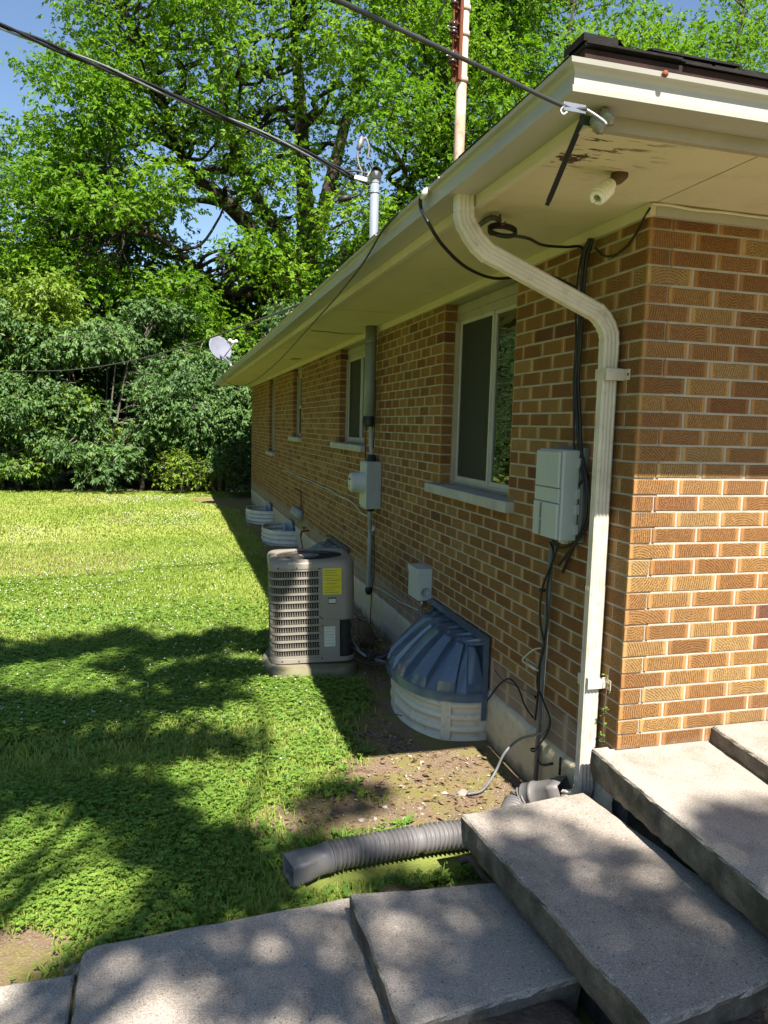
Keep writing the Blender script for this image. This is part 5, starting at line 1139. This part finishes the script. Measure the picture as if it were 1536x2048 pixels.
v, f, rn = sprays([q[0] for q in uq], [q[1] for q in uq], 34, .15, .09, droop=.4)
tag(raw_mesh('undergrowth', v, f, 'leaf_dark', rn), 'tangled undergrowth coloured dark for the shade behind the shrubs', 'undergrowth', kind='stuff')  # added leafy band, its dark colour stands for shade under the hedge
# slim trunks in the shade of the hedge
for k, (x, y) in enumerate(((-5.5, 18.1), (-2.55, 18.0), (-2.2, 18.3), (-1.05, 17.9), (.2, 18.0))):
    bt = MB(); branch(bt, (x, y, GZ-.1), (x+random.uniform(-.3, .3), y, 2.4), .07, .035, .1)
    tag(bt.build('sapling_trunk', 'bark'), ('slim trunk in the shade at the far left', 'slim dark trunk in the middle of the hedge shade', 'second slim trunk close beside the middle one', 'slim trunk right of the hedge middle', 'slim trunk by the far house corner')[k], 'trunk', 'slim trunks under the hedge')
# unseen trees left of the lawn, added to block sky light from that side
for k, (x, y) in enumerate(((-13.5, -1.), (-14.5, 5.), (-13.8, 10.5), (-13., 16.))):
    b = np.array((x, y, GZ)); tree('unseen_side_tree', ('unseen tree beside the lawn, nearest the camera', 'second unseen tree beside the lawn', 'third unseen tree beside the lawn', 'unseen tree beside the lawn next to the hedge')[k], b, auto_limbs(b, 11, 6, 3., .25), crown((x, y, 5.2), (2.6, 3.6, 5.2), 110, 1.05, -.1), 'leaf_side', 13, .32, .22, .3, group='unseen trees beside the lawn', droop=.4)
# big tree behind the photographer whose crown dapples the lawn and the steps
SV = np.array(SUN)/SUN[2]
shade_px = [(-60, 1300, .42), (20, 1315, .40), (100, 1305, .42), (180, 1295, .42), (250, 1280, .36), (315, 1305, .42), (390, 1300, .42), (455, 1275, .34), (510, 1300, .30), (480, 1345, .34), (400, 1350, .4), (320, 1360, .34), (240, 1335, .26),
    (-40, 1420, .36), (40, 1420, .36), (120, 1430, .36), (200, 1420, .36), (280, 1420, .36), (350, 1410, .30), (430, 1400, .26), (-40, 1500, .34), (40, 1510, .36), (130, 1500, .36), (220, 1505, .36), (310, 1500, .32), (400, 1490, .20), (480, 1490, .15),
    (-40, 1570, .17), (60, 1580, .19), (150, 1575, .22), (240, 1600, .24), (310, 1610, .18), (300, 1690, .18), (370, 1700, .21), (440, 1710, .21), (400, 1775, .18), (480, 1770, .20), (540, 1750, .15), (560, 1820, .13), (640, 1600, .14), (720, 1590, .14), (620, 1690, .15), (760, 1740, .14),
    (250, 1860, .11), (330, 1850, .10), (430, 1910, .13), (470, 1990, .14), (600, 1970, .13), (640, 1900, .09), (200, 2010, .12), (170, 1940, .08), (700, 1990, .10), (400, 1850, .07),
    (760, 1800, .10), (880, 1790, .12), (940, 1840, .12), (960, 1920, .13), (900, 1990, .12), (1020, 1990, .14), (760, 1990, .1), (860, 1900, .07), (1080, 2020, .12),
    (960, 1690, .08), (1030, 1710, .10), (1110, 1700, .10), (1180, 1690, .09), (1090, 1790, .12), (1170, 1800, .11), (1160, 1890, .14), (1250, 1930, .15), (1260, 1840, .09), (1340, 1930, .15), (1420, 1900, .12), (1300, 2010, .16), (1400, 1990, .16), (1500, 1950, .18), (1250, 1740, .08), (1330, 1790, .07),
    (1400, 1690, .10), (1460, 1650, .12), (1520, 1680, .16), (1530, 1620, .10), (1450, 1740, .12), (1500, 1770, .12), (1540, 1740, .14)]
Cs, Rs = [], []
for i, (x, y, r) in enumerate(shade_px):
    zg = -.49
    if y > 1790 and x > 700 and x < 900 + (y-1790)*1.1: zg = -.33
    if x > 925+(y-1628)*.87 and y > 1600: zg = -.17
    if x > 1187+(y-1500)*1.18: zg = 0.
    g = onZ(x, y, zg); hgt = random.uniform(6.2, 7.6) if r > .155 else random.uniform(8.4, 10.2); p = g+SV*hgt; p[2] = g[2]+hgt
    Cs.append(p); q_ = .58 if r > .25 else .72; Rs.append((r*q_, r*q_*.88, r*q_*.88))
Cs = np.array(Cs); Rs = np.array(Rs)
b = np.array((-5.6, -11.5, GZ)); fork = b+np.array((.4, .4, 5.4))
Ls = [([b, b+np.array((.1, .1, 2.)), fork], .32, .22)]+[([fork-np.array((0, 0, .3)), fork*.5+np.array(e)*.5+np.array((0, 0, .5)), np.array(e)], .10, .02) for e in ((-2.6, -6., 9.6), (-1.6, -7.4, 9.4), (-.5, -7.8, 9.2), (-3.4, -5.4, 9.8), (-4.2, -6.4, 9.9))]
tree('shade_tree', 'tree behind the photographer whose crown dapples the lawn and steps', b, Ls, (Cs, Rs), 'leaf_maple', 44, .085, .055, .3, group=None, droop=.3, shell=.15, up=0.)

# ------------------------------------------------------------------ lawn
def ok_lawn(x, y):
    """keep clear of slabs, pad, wells"""
    k = (x < -.02)
    k &= ~((x > -2.09) & (x < -1.12) & (y < -.03-.05*(x+1.12)/-.95)); k &= ~((x > -1.19) & (x < -.56) & (y < -.18)); k &= ~((x > -.70) & (y < .05)); k &= ~((x < -2.05) & (y < -.16))
    k &= ~((x > -1.13) & (x < -.42) & (y > 2.50) & (y < 3.22))
    for yc in (1.795, 5.55, 8.98, 11.6): k &= ~((x > -.45) & (np.abs(y-yc) < .56))
    k &= ~((x > -1.36) & (x < -.3) & (y > .11) & (y < .31))
    return k
def scatter(n, x0, x1, y0, y1, gamma=1.):
    y = y0+(y1-y0)*rng.random(n)**gamma; x = x0+(x1-x0)*rng.random(n); q = np.stack([x, y, ground_z(x, y)], 1)
    px, py, d = project(q); k = (px > -750) & (px < 1800) & (py < 2250) & ok_lawn(x, y); return q[k]
def blades(name, label, sets):
    V, F, Rn = [], [], []; off = 0
    for q, h, wd, lean in sets:
        n = len(q); a = rng.random(n)*2*PI; hh = h*(.5+rng.random(n)*.9); d = np.stack([np.cos(a), np.sin(a), np.zeros(n)], 1); s = np.stack([-np.sin(a), np.cos(a), np.zeros(n)], 1)
        ln = lean*(.3+rng.random(n))[:, None]*hh[:, None]; tip = q+d*ln+np.array((0, 0, 1.))*hh[:, None]; mid = q+d*ln*.3+np.array((0, 0, 1.))*hh[:, None]*.6; w2 = s*wd*(.6+.8*rng.random(n))[:, None]
        V.append(np.stack([q-w2*.5, q+w2*.5, mid+w2*.4, mid-w2*.4, tip], 1).reshape(-1, 3)); b_ = off+np.arange(n)*5
        F.append(np.stack([np.stack([b_, b_+1, b_+2], 1), np.stack([b_, b_+2, b_+3], 1), np.stack([b_+3, b_+2, b_+4], 1)], 1).reshape(-1, 3)); off += 5*n
        tone = .15+.55*vnoise(q[:, 0], q[:, 1], .7)+.3*rng.random(n)*1.; Rn.append(np.repeat(np.clip(tone, 0, 1), 3))
    o = raw_mesh(name, np.concatenate(V), np.concatenate(F), 'grass', np.concatenate(Rn)); tag(o, label, 'grass', kind='stuff')
def thin(q, p0=1., lo=.0):
    s = soil_amount(q[:, 0], q[:, 1]); return q[rng.random(len(q)) < np.clip((1-s*1.15)*p0+lo, 0, 1)]
near = thin(scatter(175000, -5.4, -.25, -.3, 4.2), 1.1, .12); mid = thin(scatter(270000, -8.2, -.3, 3.6, 9.5), 1., .02); far = thin(scatter(240000, -11., -.3, 9., 17.6), 1., .04)
blades('grass', 'short bright green lawn grass', [(near, .038, .0048, 1.1), (mid, .036, .007, .9), (far, .036, .013, .9)])
def clover(q, size, m, name, label, lf=3, h=.035, cat='clover'):
    n = len(q); a0 = rng.random(n)*2*PI; hh = h*(.4+rng.random(n)); P, D_, N_, Rn = [], [], [], []; rn = .5*vnoise(q[:, 0], q[:, 1], 1.1)+.5*rng.random(n); tl = rng.normal(size=(n, 3))*.28+np.array((0, 0, 1.))
    top = q+np.stack([np.zeros(n), np.zeros(n), hh], 1)
    for k in range(lf):
        a = a0+2*PI*k/lf; P.append(top); D_.append(np.stack([np.cos(a), np.sin(a), .18*np.ones(n)-.25*rng.random(n)], 1)); N_.append(tl); Rn.append(rn)
    P = np.concatenate(P); k = len(P); sz = size*(.6+.8*rng.random(n)); sz = np.tile(sz, lf)
    v, f = leaf_cloud(P, np.concatenate(D_), np.concatenate(N_), sz, sz*.85, .12); o = raw_mesh(name, v, f, m, np.repeat(np.concatenate(Rn), 2)); tag(o, label, cat, kind='stuff')
def patchy(q, s, lo, sharp=6.): return q[rng.random(len(q)) < np.clip((vnoise(q[:, 0]+31, q[:, 1]+7, s)-lo)*sharp, 0, 1)]
cq = thin(scatter(135000, -5.2, -.35, -.35, 3.6), 1., .03); cq = patchy(cq, 1.2, .10, 3.)
clover(cq, .0135, 'clover', 'clover', 'clover leaves carpeting the near lawn', 3, .04)
cm = thin(scatter(60000, -6., -.5, 3.2, 9.), .9); clover(patchy(cm, .8, .4, 3.), .018, 'clover', 'clover', 'clover mixed into the middle of the lawn', 3, .036)
def broad(q, size, name, label):
    n0 = len(q); k = 6; idx = np.repeat(np.arange(n0), k); n = len(idx); a = rng.random(n)*2*PI; el = rng.random(n)*.7; P = q[idx]+np.array((0, 0, .008)); D_ = np.stack([np.cos(a), np.sin(a), el], 1); N_ = np.stack([-np.cos(a)*el, -np.sin(a)*el, np.ones(n)], 1)+rng.normal(size=(n, 3))*.2
    sz = size*(.5+rng.random(n)); v, f = leaf_cloud(P, D_, N_, sz, sz*.42, .2); o = raw_mesh(name, v, f, 'weed', np.repeat(.3*rng.random(n0)[idx]+.7*rng.random(n), 2)); tag(o, label, 'weeds', kind='stuff')
bq = patchy(thin(scatter(12000, -5.2, -.45, -.25, 5.), 1., .06), .9, .26, 3.); broad(bq, .052, 'broadleaf_weeds', 'broad leaved weeds dotted through the near lawn')
e1 = np.stack([rng.uniform(-1.32, -.66, 900), rng.uniform(-.17, .12, 900), np.zeros(900)], 1); e1 = e1[ok_lawn(e1[:, 0], e1[:, 1])]; e1[:, 2] = ground_z(e1[:, 0], e1[:, 1]); e1 = patchy(e1, 2.6, .32, 3.); broad(e1, .042, 'broadleaf_weeds', 'weeds growing between the drain pipe and the slabs')
# white clover heads
fq = np.concatenate([patchy(thin(scatter(900, -4.2, -.9, -.2, 3.8), 1.), .9, .42, 4.)[:190], patchy(thin(scatter(5200, -7., -1.2, 3.8, 16.), 1.), .55, .48, 5.)[:1500]])
V, F = [], []; oct_v = np.array([(1, 0, 0), (-1, 0, 0), (0, 1, 0), (0, -1, 0), (0, 0, 1), (0, 0, -1)]); oct_f = np.array([(0, 2, 4), (2, 1, 4), (1, 3, 4), (3, 0, 4), (2, 0, 5), (1, 2, 5), (3, 1, 5), (0, 3, 5)])
for i, q in enumerate(fq):
    d = q[1]; r = .0072+.00055*max(0, d-3); V.append(q+np.array((0, 0, .05+.02*random.random()))+oct_v*r*random.uniform(.7, 1.2)*np.array((1, 1, .85))); F.append(oct_f+6*i)
tag(raw_mesh('clover_flowers', np.concatenate(V), np.concatenate(F), 'clover_flower'), 'small white clover flowers scattered over the lawn', 'flowers', kind='stuff')
# leaf litter on the bare soil
lq = scatter(21000, -1.8, -.04, .1, 7.); s_ = soil_amount(lq[:, 0], lq[:, 1]); lq = lq[rng.random(len(lq)) < s_*.75]
wq = np.stack([rng.uniform(-.36, -.03, 900), rng.uniform(2.6, 4.6, 900), np.zeros(900)], 1); wq[:, 2] = ground_z(wq[:, 0], wq[:, 1])+rng.random(900)*.05; lq = np.concatenate([lq, wq]); n = len(lq)
a = rng.random(n)*2*PI; D_ = np.stack([np.cos(a), np.sin(a), rng.normal(size=n)*.25], 1); sz = .010+.036*rng.random(n)**3
v, f = leaf_cloud(lq+np.array((0, 0, .004)), D_, rng.normal(size=(n, 3))*.35+np.array((0, 0, 1.)), sz, sz*.55, .3)
half = int(n*.7); tag(raw_mesh('leaf_litter', v[:half*4], f[:half*2], 'dead_leaf'), 'brown dead leaves littering the shaded soil', 'leaf litter', kind='stuff')
tag(raw_mesh('leaf_litter', v[half*4:], f[half*2:]-half*4, 'pale_leaf'), 'pale dry leaf scraps littering the soil strip', 'leaf litter', kind='stuff')
gq = scatter(2600, -1.7, -.05, .05, 3.2); gq = gq[rng.random(len(gq)) < soil_amount(gq[:, 0], gq[:, 1])]; V, F = [], []
for i, q in enumerate(gq): V.append(q+oct_v*random.uniform(.002, .0085)*np.array((1, random.uniform(.7, 1.3), .6))); F.append(oct_f+6*i)
tag(raw_mesh('gravel', np.concatenate(V), np.concatenate(F), 'stone'), 'small pebbles and crumbs on the bare soil', 'gravel', kind='stuff')
def rock(c, r, m, label, sq=.65, seed=1, name='stone'):
    rr = random.Random(seed); b = MB(); n, k = 12, 7; v = []
    for i in range(k):
        ph = PI*i/(k-1)-PI/2
        for j in range(n):
            th = 2*PI*j/n; e = 1+rr.uniform(-.16, .16)
            v.append((c[0]+r*e*math.cos(ph)*math.cos(th), c[1]+r*e*.8*math.cos(ph)*math.sin(th), c[2]+r*e*sq*math.sin(ph)))
    b.add(v, [(i*n+j, i*n+(j+1) % n, (i+1)*n+(j+1) % n, (i+1)*n+j) for i in range(k-1) for j in range(n)]); tag(b.build(name, m), label, 'stone', 'loose stones')
for k, (x, y, r, m, lab) in enumerate(((925, 1580, .032, 'stone', 'pale stone at the end of the loose grey cable'), (722, 1630, .016, 'stone', 'small round stone just behind the drain pipe'), (812, 1632, .022, 'white_stone', 'pale flat stone by the corrugated part of the drain pipe'), (282, 1856, .020, 'white_stone', 'white chip at the edge of the lowest slab'), (150, 1930, .035, 'stone', 'broken concrete chip beside the rounded slab corner'), (840, 1612, .014, 'stone', 'small stone among pebbles behind the drain pipe'), (770, 1605, .013, 'white_stone', 'tiny white pebble in the thin grass behind the drain pipe'), (345, 1440, .012, 'white_stone', 'pale pebble in the middle of the shaded lawn'))):
    g = onZ(x, y, -.475); g[2] = ground_z(g[0], g[1])+.004; rock(g, r, m, lab, .5, k)
g = onZ(1425, 2035, -.33); rock((g[0], g[1], -.33), .055, 'stone', 'rough grey stone at the near end of the long step', .7, 50)
plain('bed_soil', (.13, .095, .068), (.07, .054, .04), .95, 18, .9, 60, spec=.1, bd=.02)
def bed(x0, x1, y0, y1, z, label):
    xs_ = np.arange(x0, x1+.01, .04); ys_ = np.arange(y0, y1+.01, .04); X, Y = np.meshgrid(xs_, ys_, indexing='ij'); Z = z+(vnoise(X, Y, 9.)-.5)*.03+(vnoise(X, Y, 22.)-.5)*.018
    Z[0] -= .2; Z[-1] -= .2; Z[:, 0] -= .2; n = len(ys_); i, j = np.meshgrid(np.arange(len(xs_)-1), np.arange(n-1), indexing='ij'); a = (i*n+j).ravel()
    o = raw_mesh('earth_bed', np.stack([X, Y, Z], -1).reshape(-1, 3), np.stack([a, a+n, a+n+1, a+1], -1), 'bed_soil'); o.data.polygons.foreach_set('use_smooth', np.ones(len(a), bool)); tag(o, label, 'bed')
bed(-.60, 2., -1.9, -1.06, -.235, 'dark earth bed at the near end of the long step')
bed(-1.12, -.58, -1.9, -.745, -.375, 'dark earth strip at the near end of the square slab')
g0 = onZ(920, 1722, -.46); g1 = onZ(965, 1752, -.46); tag(MB().tube(catmull([g0, (g0+g1)/2+np.array((.01, .03, .02)), g1, g1+np.array((.03, -.06, -.01))], 5), [.018-.0006*i for i in range(16)], 8).build('root', 'wood'), 'gnarled grey root beside the long step', 'root')
lg = np.array((-.20, 3.35, -.44)); tag(MB().tube(catmull([lg+np.array((-.06, -.22, 0)), lg+np.array((.0, .0, .02)), lg+np.array((.05, .35, .0))], 5), .06, 12).build('log', 'wood'), 'short weathered log between the air conditioner and the foundation', 'log')
for k in range(9):
    x = random.uniform(-.9, -.15); y = random.uniform(.5, 3.); a = random.random()*PI; L = random.uniform(.06, .2); z = float(ground_z(x, y))+.008
    tag(MB().tube([(x, y, z), (x+L*.5*math.cos(a)+.01, y+L*.5*math.sin(a), z+.008), (x+L*math.cos(a), y+L*math.sin(a), z)], .003, 5).build('twig', 'wood'), 'thin brown twig lying on the bare soil', 'twig', 'twigs on the soil')
# small wall plants
def plant(name, label, base, n, size, spread, h, m='weed'):
    t = thing(name, label, 'plant', base); q = np.array(base); P = q+np.stack([rng.normal(size=n)*spread[0], rng.normal(size=n)*spread[1], rng.random(n)*h], 1); a = rng.random(n)*2*PI; D_ = np.stack([np.cos(a), np.sin(a), rng.normal(size=n)*.4], 1); sz = size*(.6+.8*rng.random(n))
    v, f = leaf_cloud(P, D_, rng.normal(size=(n, 3))*.4+np.array((-.5, -.3, 1.)), sz, sz*.6, .2); raw_mesh('leaves', v, f, m, rng.random(len(f)), t, base)
    MB().tube(catmull([q, q+np.array((.0, .005, h*.5)), q+np.array((.0, -.004, h))], 4), .0025, 5).build('stem', 'wood', t)
plant('ivy', 'thin ivy sprig climbing the brick beside the downspout foot', (-.012, .085, .01), 26, .016, (.006, .012), .30, 'clover')
plant('weed_plant', 'small weed at the foot of the conduit by the drain adapter', onX(1110, 1572, -.07)*np.array((1, 1, 0))+np.array((0, 0, -.47)), 30, .03, (.04, .03), .10)
plant('weed_plant', 'dry weed against the foundation near the black rod', (-.04, .42, -.47), 26, .028, (.02, .05), .14, 'leaf_yellow')
